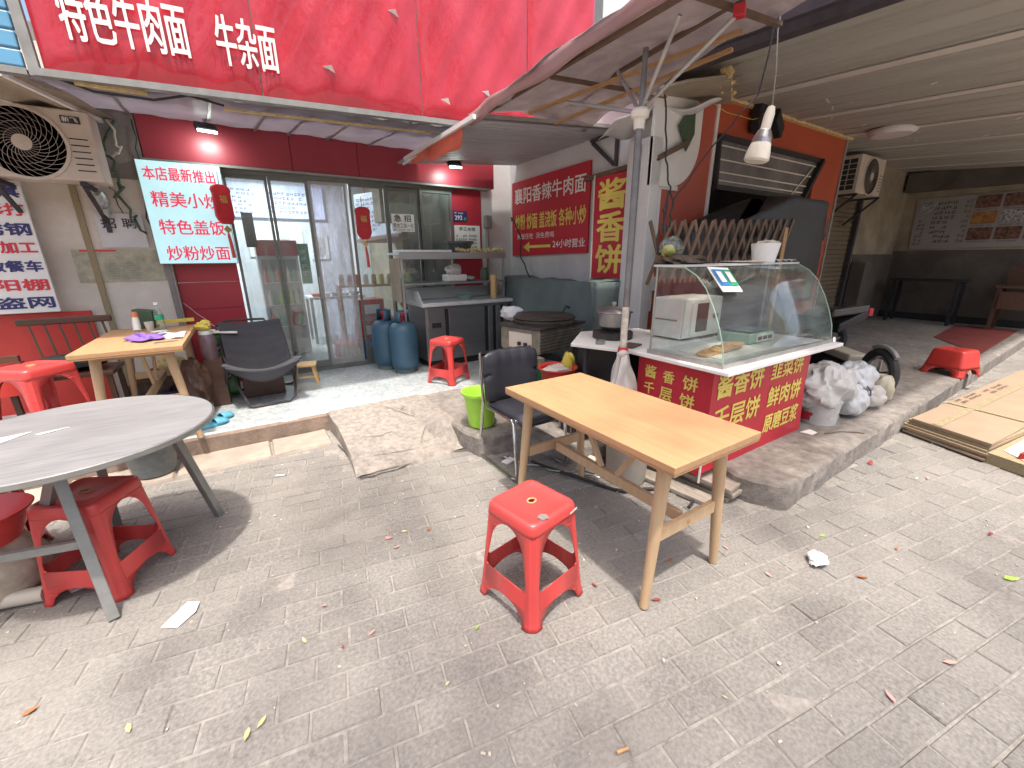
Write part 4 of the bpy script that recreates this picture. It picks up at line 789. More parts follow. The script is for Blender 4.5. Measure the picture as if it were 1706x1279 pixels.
# ============================================================ STOOLS
def stool(name, label, loc, rz, h=.482, top=.142, foot=.180, mat='red', low=False, group=None, hole=True):
    t = thing(name, label, 'stool', loc, rz, group); hz = h
    if low: segs = [(0, .11, 0), (.03, .105, 0), (.055, .09, 0), (.075, .06, 0), (.085, .0, 0), (hz-.012, 0, 0)]
    def W(z): q = z/hz; return foot + (top-foot)*q**.92
    def arch(z):
        if low: return 0 if z > .085 else .11*math.sqrt(max(0, 1-(z/.085)**2))
        if z < .085: return (.122-.02*(z/.085))*math.sqrt(max(0, 1-(z/.085)**3))
        if z < .170: return 0
        if z < .425:
            q = (z-.170)/.255; return (.128-.050*q)*math.sqrt(max(0, 1-max(0, (q-.62)/.38)**2.2))*min(1, .82+q*3)
        return 0
    cr = .035
    zs = ([0,.02,.04,.055,.07,.08,.0849,.0851,.12,.18,hz-.02] if low else [0,.02,.04,.058,.07,.078,.0849,.0851,.11,.14,.1699,.1701,.18,.20,.24,.28,.33,.35,.37,.385,.398,.41,.418,.4249,.4251,.44,hz-.02])
    body = {'leg': MB(), 'stretcher': MB(), 'seat': MB()}
    def flange(z): return .006*max(0, 1-z/.02)
    for z0, z1 in zip(zs, zs[1:]):
        a0, a1 = arch(z0+1e-5), arch(z1-1e-5); w0, w1 = W(z0)-cr, W(z1)-cr
        if a0 > w0: a0 = w0-.004
        mid = (z0+z1)/2; zone = 'seat' if (mid > .425 or low and mid > .085) else ('stretcher' if (.0849 < mid < .170) and not low else 'leg')
        def pt(x, z): return (x, -(W(z)+flange(z)), z)
        if zone == 'seat': body['seat'].add([pt(-w0,z0), pt(w0,z0), pt(w1,z1), pt(-w1,z1)], [(0,1,2,3)])
        elif zone == 'stretcher':
            b = .129; body['stretcher'].add([pt(-b,z0), pt(b,z0), pt(b,z1), pt(-b,z1)], [(0,1,2,3)])
            body['leg'].add([pt(b,z0), pt(w0,z0), pt(w1,z1), pt(b,z1)], [(0,1,2,3)]); body['leg'].add([(W(z0),-b,z0), (W(z1),-b,z1), (W(z1),-w1,z1), (W(z0),-w0,z0)], [(0,1,2,3)])
        else:
            body['leg'].add([pt(a0,z0), pt(w0,z0), pt(w1,z1), pt(a1,z1)], [(0,1,2,3)])
            f0, f1 = flange(z0), flange(z1)
            body['leg'].add([(W(z0)+f0,-a0,z0), (W(z1)+f1,-a1,z1), (W(z1)+f1,-w1,z1), (W(z0)+f0,-w0,z0)], [(0,1,2,3)])
        tgt = body['seat'] if zone == 'seat' else body['leg']
        for k in range(4):   # rounded corner with a shallow moulded groove
            an = [R(-90+90*j/4) for j in range(5)]; g = [0, 0, -.004, 0, 0] if zone != 'seat' else [0]*5
            def cp_(j, w, z): r = cr+flange(z)+g[j]; return (w+r*math.cos(an[j]), -w+r*math.sin(an[j]), z)
            tgt.add([cp_(k,w0,z0), cp_(k+1,w0,z0), cp_(k+1,w1,z1), cp_(k,w1,z1)], [(0,1,2,3)])
    # seat: four apron sides + top
    seat = MB()
    for q in range(4):
        m = Matrix.Rotation(q*PI/2, 3, 'Z'); seat.add([m @ Vector(v) for v in body['seat'].v], body['seat'].f)
    def ring(w, c, z): return [( (w-c)*sx_+c*math.cos(R(a)), (w-c)*sy_+c*math.sin(R(a)), z) for sx_, sy_, b in ((1,1,0),(-1,1,90),(-1,-1,180),(1,-1,270)) for a in (b, b+22.5, b+45, b+67.5, b+90)]
    rr = [ring(W(hz-.02), cr, hz-.02), ring(top-.001, cr, hz-.010), ring(top-.006, cr, hz-.003), ring(top-.014, cr-.002, hz), ring(top-.022, cr-.004, hz-.0005), ring(top-.026, cr-.006, hz-.003), ring(.05, .03, hz-.004), ring(.017, .017, hz-.004), ring(.015, .015, hz-.02)]
    n = 20; vs = [v for r in rr for v in r]; seat.add(vs, [(i*n+k, i*n+(k+1) % n, (i+1)*n+(k+1) % n, (i+1)*n+k) for i in range(len(rr)-1) for k in range(n)])
    obj('seat', seat, mat, t, local=True, smooth=True, solid=.0035)
    obj('seat_hole', MB().lathe([(0,hz-.019),(.0145,hz-.019)], (0,0,0), 14), 'acdark', t, local=True)
    if hole: obj('hole_rim', MB().tube([(.021*math.cos(x*PI/8), .017*math.sin(x*PI/8), hz-.002) for x in range(16)], .004, 6, closed=True), 'food', t, local=True)
    for part in ('leg', 'stretcher'):
        if not body[part].v: continue
        o = obj(part, body[part], mat, t, local=True, smooth=True, solid=.0035)
        for q in range(1, 4):
            c = o.copy(); COL.objects.link(c); c.parent = t; c.rotation_euler = (0, 0, q*PI/2)
    return t
GS = 'red plastic stools'
S1 = stool('plastic_stool', 'red plastic stool in the foreground with a grey chip on its seat edge', (.912, 1.285, 0), R(11), group=GS)
dup(S1, (1.80, 4.17, .172), R(30), 'red plastic stool standing on the speckled tiles before the steel counter', GS)
S3 = dup(S1, (-.775, 2.49, 0), R(-28), 'dirty red plastic stool beneath the round grey table', GS)
S4 = dup(S1, (-1.38, 4.28, .172), R(-38), 'red plastic stool with paper label beside the wooden chair', GS); S4.scale = (1.15, 1.15, 1.28)
dup(S1, (-1.30, 2.90, 0), R(10), 'red plastic stool at the left photo edge beneath the round grey table', GS)
S6 = stool('low_plastic_stool', 'low solid-sided red plastic step stool on the far platform edge', (6.78, 1.16, .167), R(-14), h=.29, top=.145, foot=.195, mat='redback', low=True, hole=False, group=None)
obj('grey_chip', MB().prism([(-.075,-.135,.4835),(-.045,-.142,.4835),(-.035,-.118,.4835),(-.05,-.098,.4835),(-.078,-.105,.4835)], (0,0,.0015)), 'steelframe', S1, local=True)
obj('tape_scrap', MB().prism([(.07,-.1585,.452),(.115,-.1585,.462),(.115,-.1585,.470),(.07,-.1585,.460)], (0,-.002,0)), 'pvc', S1, local=True)
# ============================================================ TABLES
def wood_table(loc, label):
    t = thing('wooden_table', label, 'table', loc, 0, 'pale wooden dining tables'); a, b, H_ = .30, .60, .75
    obj('tabletop', MB().box(-a, a, -b, b, H_-.032, H_), 'wood', t, local=True, bev=.003); obj('edge_board', MB().box(-a+.002, a-.002, -b+.002, b-.002, H_-.042, H_-.0325), 'woodx', t, local=True)
    for sy in (-1, 1):
        y = sy*(b-.115)
        for sx_ in (-1, 1):
            o = obj('leg', MB().tube([(sx_*.262, y+sy*.015, .004), (sx_*.195, y, H_-.043)], [.020, .032], 18), 'leg', t, local=True, smooth=True)
            obj('foot_pad', MB().cyl((sx_*.262, y+sy*.015, 0), (sx_*.262, y+sy*.015, .006), .017), 'rubber', o, local=True)
        cr_ = obj('cross_rail', MB().box(-.205, .205, y-.013, y+.013, .315, .375), 'leg', t, local=True, bev=.003)
        obj('bolt', MB().cyl((0, y-sy*-.013, .345), (0, y+sy*.018, .345), .009, n=12), 'woodx', cr_, local=True)
        obj('top_rail', MB().box(-.17, .17, y-.012, y+.012, H_-.075, H_-.043), 'leg', t, local=True)
    obj('stretcher', MB().box(-.014, .014, -.455, .455, .315, .372), 'leg', t, local=True, bev=.003)
    for sy in (-1, 1): obj('brace', MB().bar((0, sy*.06, .372), (0, sy*.27, H_-.043), .02, .03), 'leg', t, local=True)
    return t
T1 = wood_table((1.535, 1.425, 0), 'pale wooden table on the pavement in front of the flatbread cart')
T2 = dup(T1, (-.735, 4.30, .172), 0, 'pale wooden table on the shop platform by the aged wall', 'pale wooden dining tables')
rt = thing('round_table', 'round grey laminate table on steel legs at the left', 'table', (-.77, 2.57, 0))
obj('tabletop', MB().lathe([(0,.722),(.522,.722),(.53,.728),(.53,.744),(.526,.75),(0,.75)], (-.77,2.57,0), 72), 'laminate', rt, smooth=True)
obj('edge_band', MB().lathe([(.531,.722),(.534,.726),(.534,.746),(.531,.75)], (-.77,2.57,0), 72, cap=False), 'steelframe', rt, smooth=True)
for p, q in (((-.718,2.146,0),(-.80,2.36,.72)), ((-.354,2.82,0),(-.47,2.68,.72)), ((-1.20,2.30,0),(-1.06,2.42,.72)), ((-.86,3.02,0),(-.80,2.86,.72))):
    obj('leg', MB().bar(p, q, .040, .040), 'steelframe', rt, bev=.004)
obj('rail', MB().bar((-.82,2.30,.50),(-1.12,2.36,.50),.022,.035).bar((-.75,2.22,.3),(-1.15,2.34,.3),.022,.035) if 0 else MB().bar((-.755,2.25,.34),(-1.17,2.35,.34),.022,.035), 'steelframe', rt)
obj('rail', MB().bar((-.49,2.66,.60),(-.79,2.82,.60),.022,.035), 'steelframe', rt); obj('rail', MB().bar((-.80,2.37,.68),(-.48,2.67,.69),.022,.035), 'steelframe', rt)
obj('rail', MB().bar((-.80,2.35,.66),(-.90,2.45,.45),.022,.05), 'steelframe', rt); obj('rail', MB().bar((-1.05,2.42,.70),(-.80,2.85,.70),.022,.035), 'steelframe', rt)
single('paper_slip', MB().prism([(-1.10,2.62,.752),(-.93,2.66,.752),(-1.0,2.55,.752),(-1.15,2.53,.752)], (0,0,.001)), 'paper', 'white slip with red rim lying on the round grey table', 'paper', (-1.03,2.6,.752))
single('napkin_shred', MB().prism([(-.90,2.60,.752),(-.80,2.64,.752),(-.88,2.59,.752)], (0,0,.003)), 'paper', 'thin white paper shred on the round grey table', 'paper', (-.87,2.61,.752))
# ============================================================ FLATBREAD CART
ct = thing('food_cart', 'red flatbread cart with white counter and curved glass showcase', 'cart', (2.95, 1.6, .17))
obj('body', MB().box(2.285, 3.56, 1.355, 1.88, .17, .83), 'bannerred', ct)
obj('left_banner', MB().prism([(2.27,1.335,.14),(2.27,1.90,.14),(2.27,1.90,.845),(2.27,1.335,.845)], (.012,0,0)), 'bannerred', ct)
obj('front_banner', MB().prism([(2.283,1.336,.165),(3.575,1.336,.160),(3.455,1.336,.815),(2.283,1.336,.845)], (0,.012,0)), 'bannerred', ct)
obj('corner_trim', MB().box(2.262, 2.269, 1.334, 1.345, .10, .22), 'white', ct)
obj('countertop', MB().box(2.205, 3.70, 1.215, 1.92, .848, .872), 'white', ct, bev=.004)
obj('side_shelf', MB().prism([(2.21,1.925,.848),(2.03,2.36,.848),(2.45,2.72,.848),(3.0,2.55,.848),(3.0,1.925,.848)], (0,0,.022)), 'whiteplastic', ct, bev=.003)
for s, ya, yb, z, h in (('酱', 1.835, 1.745, .70, .088), ('香', 1.685, 1.60, .695, .082), ('饼', 1.535, 1.43, .685, .092), ('千', 1.835, 1.75, .585, .082), ('层', 1.70, 1.605, .575, .085), ('饼', 1.545, 1.44, .565, .092)):
    text(ct, s, (2.27, ya, z), SU, Z3, ya-yb, h, 'letteryellow', .02)
def ft(s, xa, xb, z, h, U=X3): text(ct, s, (xa, 1.336, z), U, Z3, xb-xa, h, 'letteryellow', .025)
ft('酱香饼', 2.325, 2.85, .655, .155); ft('韭菜饼', 2.955, 3.40, .675, .125)
ft('千层饼', 2.325, 2.86, .44, .155); ft('鲜肉饼', 2.965, 3.43, .47, .15)
ft('原磨豆浆', 2.97, 3.46, .275, .14)
# showcase glass
GX0, GX1 = 2.255, 3.655
prof = [(1.285,.90),(1.30,1.00),(1.335,1.10),(1.385,1.21),(1.45,1.32),(1.52,1.39),(1.60,1.432),(1.82,1.440)]
obj('curved_glass', MB().add([(GX0,y,z) for y, z in prof]+[(GX1,y,z) for y, z in prof], [(i,i+1,i+9,i+8) for i in range(7)]), 'glassc', ct, solid=.005, fix=False, smooth=True) if 0 else None
mb = MB(); n = len(prof); mb.add([(GX0,y,z) for y, z in prof[:-1]]+[(GX1,y,z) for y, z in prof[:-1]], [(i,i+1,i+n,i+n-1) for i in range(n-2)])
obj('curved_glass', mb, 'glassc', ct, solid=.004, smooth=True)
for gx in (GX0, GX1): obj('end_glass', MB().prism([(gx,1.80,.90)]+[(gx,y,z) for y, z in prof[:-1]]+[(gx,1.80,1.438)], (.004,0,0)), 'glassc', ct)
for gx in (GX0, GX1): obj('edge_strip', MB().tube([(gx,y,z) for y, z in prof], .0035, 6), 'scale', ct, smooth=True)
obj('top_shelf', MB().box(GX0-.005, GX1+.005, 1.60, 1.83, 1.436, 1.448), 'steelw', ct); obj('rear_post', MB().cyl((GX0+.01,1.81,.872),(GX0+.01,1.81,1.436),.007), 'galv', ct); obj('rear_post', MB().cyl((GX1-.01,1.81,.872),(GX1-.01,1.81,1.436),.007), 'galv', ct)
obj('base_rail', MB().box(GX0-.01, GX1+.01, 1.275, 1.295, .872, .899), 'galv', ct); obj('base_rail', MB().box(GX0-.01, GX0+.01, 1.296, 1.82, .872, .899), 'galv', ct)
obj('tray', MB().box(2.33, 3.5, 1.34, 1.84, .8725, .878).box(2.33,3.5,1.34,1.345,.878,.895).box(2.33,2.335,1.345,1.84,.878,.895), 'steelw', ct)
mo = thing('microwave', 'white microwave oven with dark window behind the showcase glass', 'microwave', (2.95, 2.1, .87))
obj('case', MB().box(2.76, 3.27, 1.94, 2.22, .885, 1.19), 'whiteplastic', mo, bev=.008); obj('door', MB().box(2.77, 3.10, 1.925, 1.939, .89, 1.18), 'whiteplastic', mo, bev=.004)
obj('window', MB().box(2.92, 3.06, 1.921, 1.9249, .93, 1.15), 'black', mo); obj('handle', MB().box(2.84, 2.86, 1.905, 1.925, .92, 1.16), 'white', mo); obj('dial', MB().cyl((3.18,1.938,1.04),(3.18,1.920,1.04),.022), 'steelframe', mo); obj('vent_slots', MB().box(2.753,2.7595,1.98,2.18,1.02,1.03), 'steelframe', mo)
scl = thing('price_scale', 'pale green electronic price scale inside the showcase', 'scale', (3.17, 1.66, .885))
obj('body', MB().box(3.02, 3.34, 1.55, 1.80, .880, .955), 'scale', scl, bev=.006); obj('display_panel', MB().box(3.10, 3.33, 1.541, 1.5499, .89, .945), 'whiteplastic', scl)
for k in range(3): obj('display', MB().box(3.115+k*.07, 3.165+k*.07, 1.537, 1.5409, .905, .93), 'darkwood', scl)
obj('pan', MB().box(3.03, 3.33, 1.56, 1.79, .966, .974).box(3.15,3.2,1.65,1.70,.955,.966), 'tarpgreen', scl, bev=.002)
tb = thing('flatbread_tray', 'browned flatbread pieces on a steel board inside the showcase', 'tray', (2.75, 1.5, .88))
obj('board', MB().box(2.42, 2.95, 1.38, 1.70, .879, .889), 'whiteplastic', tb)
rd = random.Random(12)
for k in range(9): obj('bread_piece', MB().prism([(2.62+.1*math.cos(a)+rd.uniform(-.1,.1)*0+.04*k-.14, 1.52+.06*math.sin(a)+.01*(k % 3), .889+.003*k) for a in [R(60*j+rd.random()*30) for j in range(6)]], (0,0,.008)), 'food', tb)
pc = thing('payment_sign', 'white payment card with blue and green panels standing on the showcase glass', 'sign', (2.38, 1.42, 1.33))
def ppt(a, b, o=0): return (2.31+.21*a, 1.50-.11*b-.06*o*.5-.0*a, 1.432-.135*b+o*.5*.06-.01*a)
obj('card', MB().prism([ppt(0,0,.1), ppt(1,0,.1), ppt(1.04,1,.1), ppt(.06,1,.1)], (0,-.003,.004)), 'paper', pc)
obj('blue_panel', MB().add([ppt(.06,.12,.35), ppt(.50,.12,.35), ppt(.53,.78,.35), ppt(.10,.78,.35)], [(0,1,2,3)]), 'qrblue', pc, fix=False); obj('green_panel', MB().add([ppt(.51,.12,.35), ppt(.96,.12,.35), ppt(.98,.78,.35), ppt(.54,.78,.35)], [(0,1,2,3)]), 'qrgreen', pc, fix=False)
obj('white_square', MB().add([ppt(.16,.22,.45), ppt(.42,.22,.45), ppt(.44,.66,.45), ppt(.19,.66,.45)], [(0,1,2,3)]), 'paper', pc, fix=False); obj('white_square', MB().add([ppt(.60,.22,.45), ppt(.86,.22,.45), ppt(.88,.66,.45), ppt(.63,.66,.45)], [(0,1,2,3)]), 'paper', pc, fix=False)
cpn = thing('paper_tub', 'white paper tub with crumpled contents on top of the showcase', 'tub', (3.32, 1.70, 1.448))
obj('tub', MB().lathe([(0,.0),(.075,.0),(.098,.135),(.094,.135),(.072,.008),(0,.008)], (3.32,1.70,1.449), 20), 'paper', cpn, smooth=True); obj('crumpled_contents', blob((3.33,1.70,1.575), (.08,.08,.03), 5, 12, 8, .5), 'pvc', cpn)
single('flat_plate', MB().lathe([(0,0),(.12,0),(.15,.012),(.14,.014),(0,.008)], (3.05,1.70,1.449), 24), 'pvc', 'shallow beige dish on the showcase top', 'dish', (3.05,1.70,1.449), smooth=True)
single('newspaper_scraps', MB().grid(lambda u, v: (3.42+u*.26, 1.63+v*.15, 1.452+.02*abs(math.sin(u*9+v*5))), 10, 5), pm('printed_scrap', (.5,.48,.46), .7, var=.5, scale=40), 'crumpled printed scraps at the right end of the showcase top', 'scraps', (3.55,1.7,1.45), solid=.002, fix=False)
tg = thing('hanging_goods_bag', 'clear bag with yellow packet over a dark cloth at the left end of the showcase', 'bag', (2.47, 1.88, 1.45))
obj('clear_bag', blob((2.50,1.90,1.555), (.10,.07,.07), 7, 16, 10, .35), 'bottle', tg, fix=False, smooth=True); obj('yellow_packet', blob((2.47,1.90,1.535), (.05,.04,.04), 9, 10, 8, .5), 'yellowpl', tg, smooth=True, fix=False)
obj('dark_cloth', blob((2.52,1.80,1.47), (.20,.10,.035), 11, 24, 12, .6), 'stain', tg, smooth=True, fix=False)
# expanding wooden trellis behind the showcase
tr = thing('expanding_trellis', 'brown expanding wooden trellis fence standing behind the showcase', 'trellis', (3.5, 2.12, .17))
for k in range(15):
    x = 2.52+k*.128; h = 1.74+.006*k
    obj('lath', MB().bar((x,2.10,1.30),(x+.22,2.10,h),.030,.010,up=(0,1,0)), 'brownwood', tr); obj('lath', MB().bar((x+.22,2.115,1.30),(x,2.115,h),.030,.010,up=(0,1,0)), 'brownwood', tr)
obj('end_post', MB().box(4.38,4.44,2.09,2.13,.17,1.75), 'woodx', tr); None
ca = thing('covered_machine', 'machine hidden under a glossy black torn tarpaulin behind the cart', 'covered machine', (4.7, 2.5, .17))
def tarpf(u, v):
    pr_ = [(3.50,2.45),(3.60,2.15),(5.15,2.08),(5.35,2.25),(5.35,2.7),(3.6,2.75),(3.50,2.45)]
    t = u*(len(pr_)-1); i = min(int(t), len(pr_)-2); a = Vector(pr_[i]).lerp(Vector(pr_[i+1]), t-i)
    top = 1.72 + .30*min(1, max(0, (a.x-3.5)/1.0)) - .10*max(0, a.x-5.1)
    c = Vector((4.45, 2.42)); z = top - v*.62 if v > .0 else top
    w = .02*math.sin(u*60+v*3)+.015*math.sin(u*23-v*7)
    if v <= .3: q = v/.3; p = c.lerp(a, .25+.75*q**.5); z = top + .03*(1-q)
    else: q = (v-.3)/.7; p = a+(a-c).normalized()*(w*q*1.4+.02*q); z = top - .85*q - (.15*abs(math.sin(u*14)) if q > .95 else 0)
    return (p.x, p.y, z)
obj('tarpaulin', MB().grid(tarpf, 90, 22), 'tarp', ca, fix=False, smooth=True)
obj('body', MB().box(3.7, 5.2, 2.25, 2.65, .17, 1.60), 'darkwall', ca)
obj('torn_patch', MB().add([(5.16,2.06,1.90),(5.24,2.10,1.80),(5.25,2.12,1.62),(5.18,2.05,1.70)], [(0,1,2,3)]), 'paper', ca, fix=False)
# things on the side shelf, under and beside the cart
pt_ = thing('soup_pot', 'aluminium pot with glass lid on a black burner beside the canopy pole', 'pot', (2.45, 2.33, .87))
obj('burner', MB().lathe([(.16,0),(.16,.05),(.10,.06),(0,.06)], (2.47,2.36,.871), 20), 'wok', pt_); obj('pot', MB().lathe([(.07,.06),(.125,.10),(.132,.16),(.132,.20),(.138,.205)], (2.47,2.36,.871), 28), 'pot', pt_, smooth=True)
obj('lid', MB().lathe([(.138,.206),(.12,.225),(.06,.245),(0,.25)], (2.47,2.36,.871), 28), 'steel', pt_, smooth=True); obj('lid_knob', MB().lathe([(.014,.25),(.02,.27),(.018,.285),(0,.288)], (2.47,2.36,.871), 14), 'galv', pt_, smooth=True)
obj('handle', MB().tube([(2.60,2.33,1.06),(2.64,2.32,1.065),(2.64,2.38,1.065),(2.60,2.39,1.06)], .007, 6), 'black', pt_)
single('ash_tin', MB().lathe([(0,0),(.035,0),(.035,.03),(.032,.03),(.032,.005),(0,.005)], (2.20,2.22,.871), 16), 'steelframe', 'small round metal tin on the shelf beside the pot', 'tin', (2.2,2.22,.871))
single('black_board', MB().ob((2.32,2.03,.878),(.16,.10,.012),(0,0,.3)), 'darkwood', 'dark small board at the shelf beside the showcase', 'board', (2.32,2.03,.872))
ub2 = thing('shelf_stand', 'dark stand and clutter under the white side shelf', 'stand', (2.5, 2.4, .17))
obj('dark_cabinet', MB().box(2.30, 3.3, 2.15, 2.55, .17, .846), 'black', ub2); obj('leg', MB().bar((2.14,2.3,.17),(2.14,2.3,.85),.03), 'beam', ub2)
wb = thing('hanging_plastic_bag', 'thin white plastic bag tied to the canopy pole', 'bag', (PX-.05, PY-.04, .6))
def bagf(u, v):
    a = u*2*PI; r = .03+.085*v**.9+.015*math.sin(a*3+v*5)+.010*math.sin(a*7); z = .87-.30*v - .05*v*math.sin(a*2+1)
    return (PX-.03+r*math.cos(a)*1.1, PY-.035+r*.6*math.sin(a), z)
obj('bag', MB().grid(bagf, 28, 12), 'bag', wb, fix=False, smooth=True, solid=.0015)
obj('knot', blob((PX-.035,PY-.035,.875), (.045,.03,.025), 3, 12, 8, .4), 'bag', wb, smooth=True, fix=False)
bb_ = thing('white_drum', 'dirty white plastic drum standing under the wooden table', 'drum', (2.06, 1.76, 0))
obj('drum', MB().lathe([(0,0),(.125,0),(.135,.02),(.148,.30),(.155,.31),(.155,.325),(.148,.33),(.145,.30),(0,.30)], (2.06,1.76,.001), 30), 'pvc', bb_, smooth=True)
single('white_carton', MB().ob((1.93,1.965,.055),(.075,.075,.105),(0,0,.4)), 'pvc', 'small off-white carton beside the drum under the table', 'carton', (1.93,1.965,.003), bev=.008)
pk = thing('plank_stack', 'stack of weathered wooden planks and stones under the cart corner', 'planks', (2.38, 1.45, 0))
for k, (x, y, z, l, w, a) in enumerate([(2.40,1.50,.018,.62,.16,.10),(2.42,1.46,.055,.60,.15,.05),(2.38,1.50,.095,.66,.17,.12),(2.22,1.50,.018,.55,.12,.15)]): obj('plank', MB().ob((x,y,z),(w,l,.032),(0,0,a)), 'plank', pk, bev=.006)
cable('black hose lying along the platform foot under the table', [(1.62,2.3,.02),(1.78,1.86,.015),(1.90,1.62,.015),(2.08,1.55,.012),(2.28,1.35,.012),(2.1,1.28,.012)], .011, 'rubber', 20, .006, 'hose')
cable('thin grey wire on the pavement under the office chair', [(1.48,2.5,.01),(1.55,2.35,.01),(1.72,2.05,.01),(1.9,1.85,.01)], .006, 'galv', 21, .01, 'wire')
crt = thing('mesh_basket', 'dark mesh basket under the cart shelf', 'basket', (1.98, 2.25, .17)); obj('basket', MB().box(1.98,2.20,2.12,2.4,.168,.34), 'black', crt, bev=.01)
for k in range(5): obj('rim_bar', MB().bar((1.975,2.12+.07*k,.18),(1.975,2.12+.07*k,.34),.006), 'steelframe', crt)
# red basin with bag, green box, right clutter
bn = thing('red_basin', 'red plastic basin with plastic-wrapped goods beside the black chair', 'basin', (2.15, 2.62, .17))
obj('basin', MB().lathe([(.10,0),(.15,.24),(.17,.25),(.17,.26),(.145,.25),(.095,.01)], (2.12,2.62,.36), 26), 'redback', bn, smooth=True); obj('support_tub', MB().lathe([(.12,0),(.13,.19),(0,.19)], (2.12,2.62,.168), 20), 'darkgreen', bn)
obj('wrapped_goods', blob((2.11,2.62,.585), (.12,.11,.05), 14, 18, 10, .5), 'bag', bn, smooth=True, fix=False); obj('yellow_bag', blob((2.27,2.66,.62), (.05,.06,.09), 15, 14, 10, .5), 'yellowpl', bn, smooth=True, fix=False)
gb = thing('green_carton', 'white and green printed carton standing behind the black chair', 'carton', (2.0, 2.92, .17)); obj('carton', MB().box(1.84,2.16,2.86,3.0,.168,.64), 'cream', gb); obj('green_print', MB().box(1.88,2.12,2.853,2.8595,.30,.60), 'qrgreen', gb)
# griddle
gr = thing('round_griddle', 'old twin-knob electric griddle with round iron lid on a stand', 'griddle', (2.5, 3.25, .17), 0)
G = Matrix.Rotation(R(12), 3, 'Z'); 
def gbx(x0, x1, y0, y1, z0, z1):
    mb = MB().box(x0, x1, y0, y1, z0, z1); mb.v = [tuple(G @ Vector((a, b, 0)) + Vector((2.19, 2.97, c))) for a, b, c in mb.v]; return mb
obj('body', gbx(0,.62,0,.52,.64,.86), 'oven', gr, bev=.008); obj('top_plate', gbx(-.02,.66,-.02,.54,.861,.885), 'wok', gr, bev=.004)
obj('knob_panel', gbx(-.006,-.001,.10,.40,.67,.82), 'acbody', gr)
for y in (.17, .25): obj('knob', gbx(-.03,-.007,y-.018,y+.018,.70,.736), 'black', gr, bev=.006)
for k in range(6): obj('vent_rib', gbx(-.008,.63,-.012,-.001,.67+k*.03,.682+k*.03), 'oven', gr)
for a, b in ((.03,.03),(.58,.03),(.03,.48),(.58,.48)): obj('leg', gbx(a,a+.04,b,b+.04,.168,.64), 'beam', gr)
obj('lower_pan', MB().lathe([(0,0),(.29,0),(.31,.03),(.29,.035),(0,.035)], (2.48,3.30,.886), 36), 'oven', gr, smooth=True); obj('lid', MB().lathe([(.30,.036),(.31,.05),(.28,.07),(.12,.085),(0,.088)], (2.48,3.30,.886), 36), 'wok', gr, smooth=True)
obj('lid_handle', MB().tube([(2.72,3.30,.96),(2.76,3.30,1.02),(2.80,3.30,1.0)], .012, 8), 'black', gr); obj('shelf_paper', gbx(-.02,.3,-.02,.5,.50,.52), 'whiteplastic', gr)
cg = thing('covered_counter', 'counter in the corner hidden under a dark green grey tarpaulin', 'covered counter', (3.1, 4.0, .17))
def cgf(u, v):
    y = 3.15+u*1.85; w = .03*math.sin(u*13+v*4)+.02*math.sin(u*29-v*6)
    if v < .25: q = v/.25; return (3.45-.42*q, y, 1.27-.02*q+w*.4-.04*math.sin(u*3))
    q = (v-.25)/.75; return (3.03-.12*q+w*(.4+q), y+.03*w, 1.25-q*.85+.02*math.sin(u*21)*q)
obj('tarpaulin', MB().grid(cgf, 50, 20), 'tarpgreen', cg, fix=False, smooth=True, solid=.004); obj('counter_box', MB().box(3.08,3.48,3.2,4.95,.17,1.15), 'black', cg)
def cgs(u, v): return (2.95+.5*u, 3.16-.03*math.sin(v*5+u*3), 1.25-v*(.85+.1*u)+.0*u)
obj('tarpaulin_end', MB().grid(cgs, 10, 12), 'tarpgreen', cg, fix=False, smooth=True, solid=.004)
single('blue_wrapped_packs', blob((2.30,3.62,.95), (.12,.10,.07), 18, 16, 10, .4), 'sackb', 'blue white wrapped packs behind the griddle lid', 'packs', (2.3,3.62,.88), smooth=True, fix=False)
# ---- steel refrigerated counter with rack
fr = thing('steel_counter', 'stainless steel refrigerated counter with ventilated doors', 'counter', (2.45, 5.0, .17))
obj('cabinet', MB().box(1.80, 3.12, 4.78, 5.40, .26, .94), 'steel', fr, bev=.004); obj('plinth', MB().box(1.84, 3.08, 4.82, 5.38, .172, .26), 'black', fr)
obj('worktop', MB().box(1.74, 3.17, 4.70, 5.42, .942, .985), 'steelw', fr, bev=.004); obj('backsplash', MB().box(1.74, 3.17, 5.30, 5.32, .986, 1.13), 'steelw', fr)
for x in (1.745, 3.155): obj('end_splash', MB().prism([(x,5.30,.986),(x,4.72,.986),(x,4.72,1.00),(x,4.86,1.12),(x,5.30,1.13)], (.012,0,0)), 'steelw', fr)
for a, b in ((1.82,2.05),(2.10,2.60)):
    d = obj('door', MB().box(a,b,4.762,4.779,.30,.90), 'steel', fr, bev=.004)
obj('control_panel', MB().box(1.87,1.99,4.755,4.7615,.68,.74), 'black', fr); obj('handle_gap', MB().box(2.055,2.095,4.765,4.779,.30,.90), 'black', fr)
for k in range(3): obj('vertical_louvre', MB().box(2.66+k*.12,2.73+k*.12,4.755,4.779,.30,.90), 'steel', fr, bev=.008)
obj('louvre_back', MB().box(2.62,3.10,4.772,4.779,.30,.90), 'black', fr)
rk = thing('steel_rack', 'two-tier steel shelf rack standing on the steel counter', 'rack', (2.28, 5.05, .985))
for x, y in ((1.58,4.86),(2.96,4.86),(1.58,5.26),(2.96,5.26)): obj('post', MB().box(x-.012,x+.012,y-.012,y+.012,.172 if x < 1.7 else .99,1.54), 'galv', rk)
obj('top_shelf', MB().box(1.56,2.98,4.84,5.28,1.541,1.565), 'steelw', rk); obj('top_lip', MB().box(1.56,2.98,4.825,4.8395,1.49,1.565), 'steel', rk); obj('middle_shelf', MB().box(1.56,2.98,4.84,5.28,1.19,1.215), 'steel', rk)
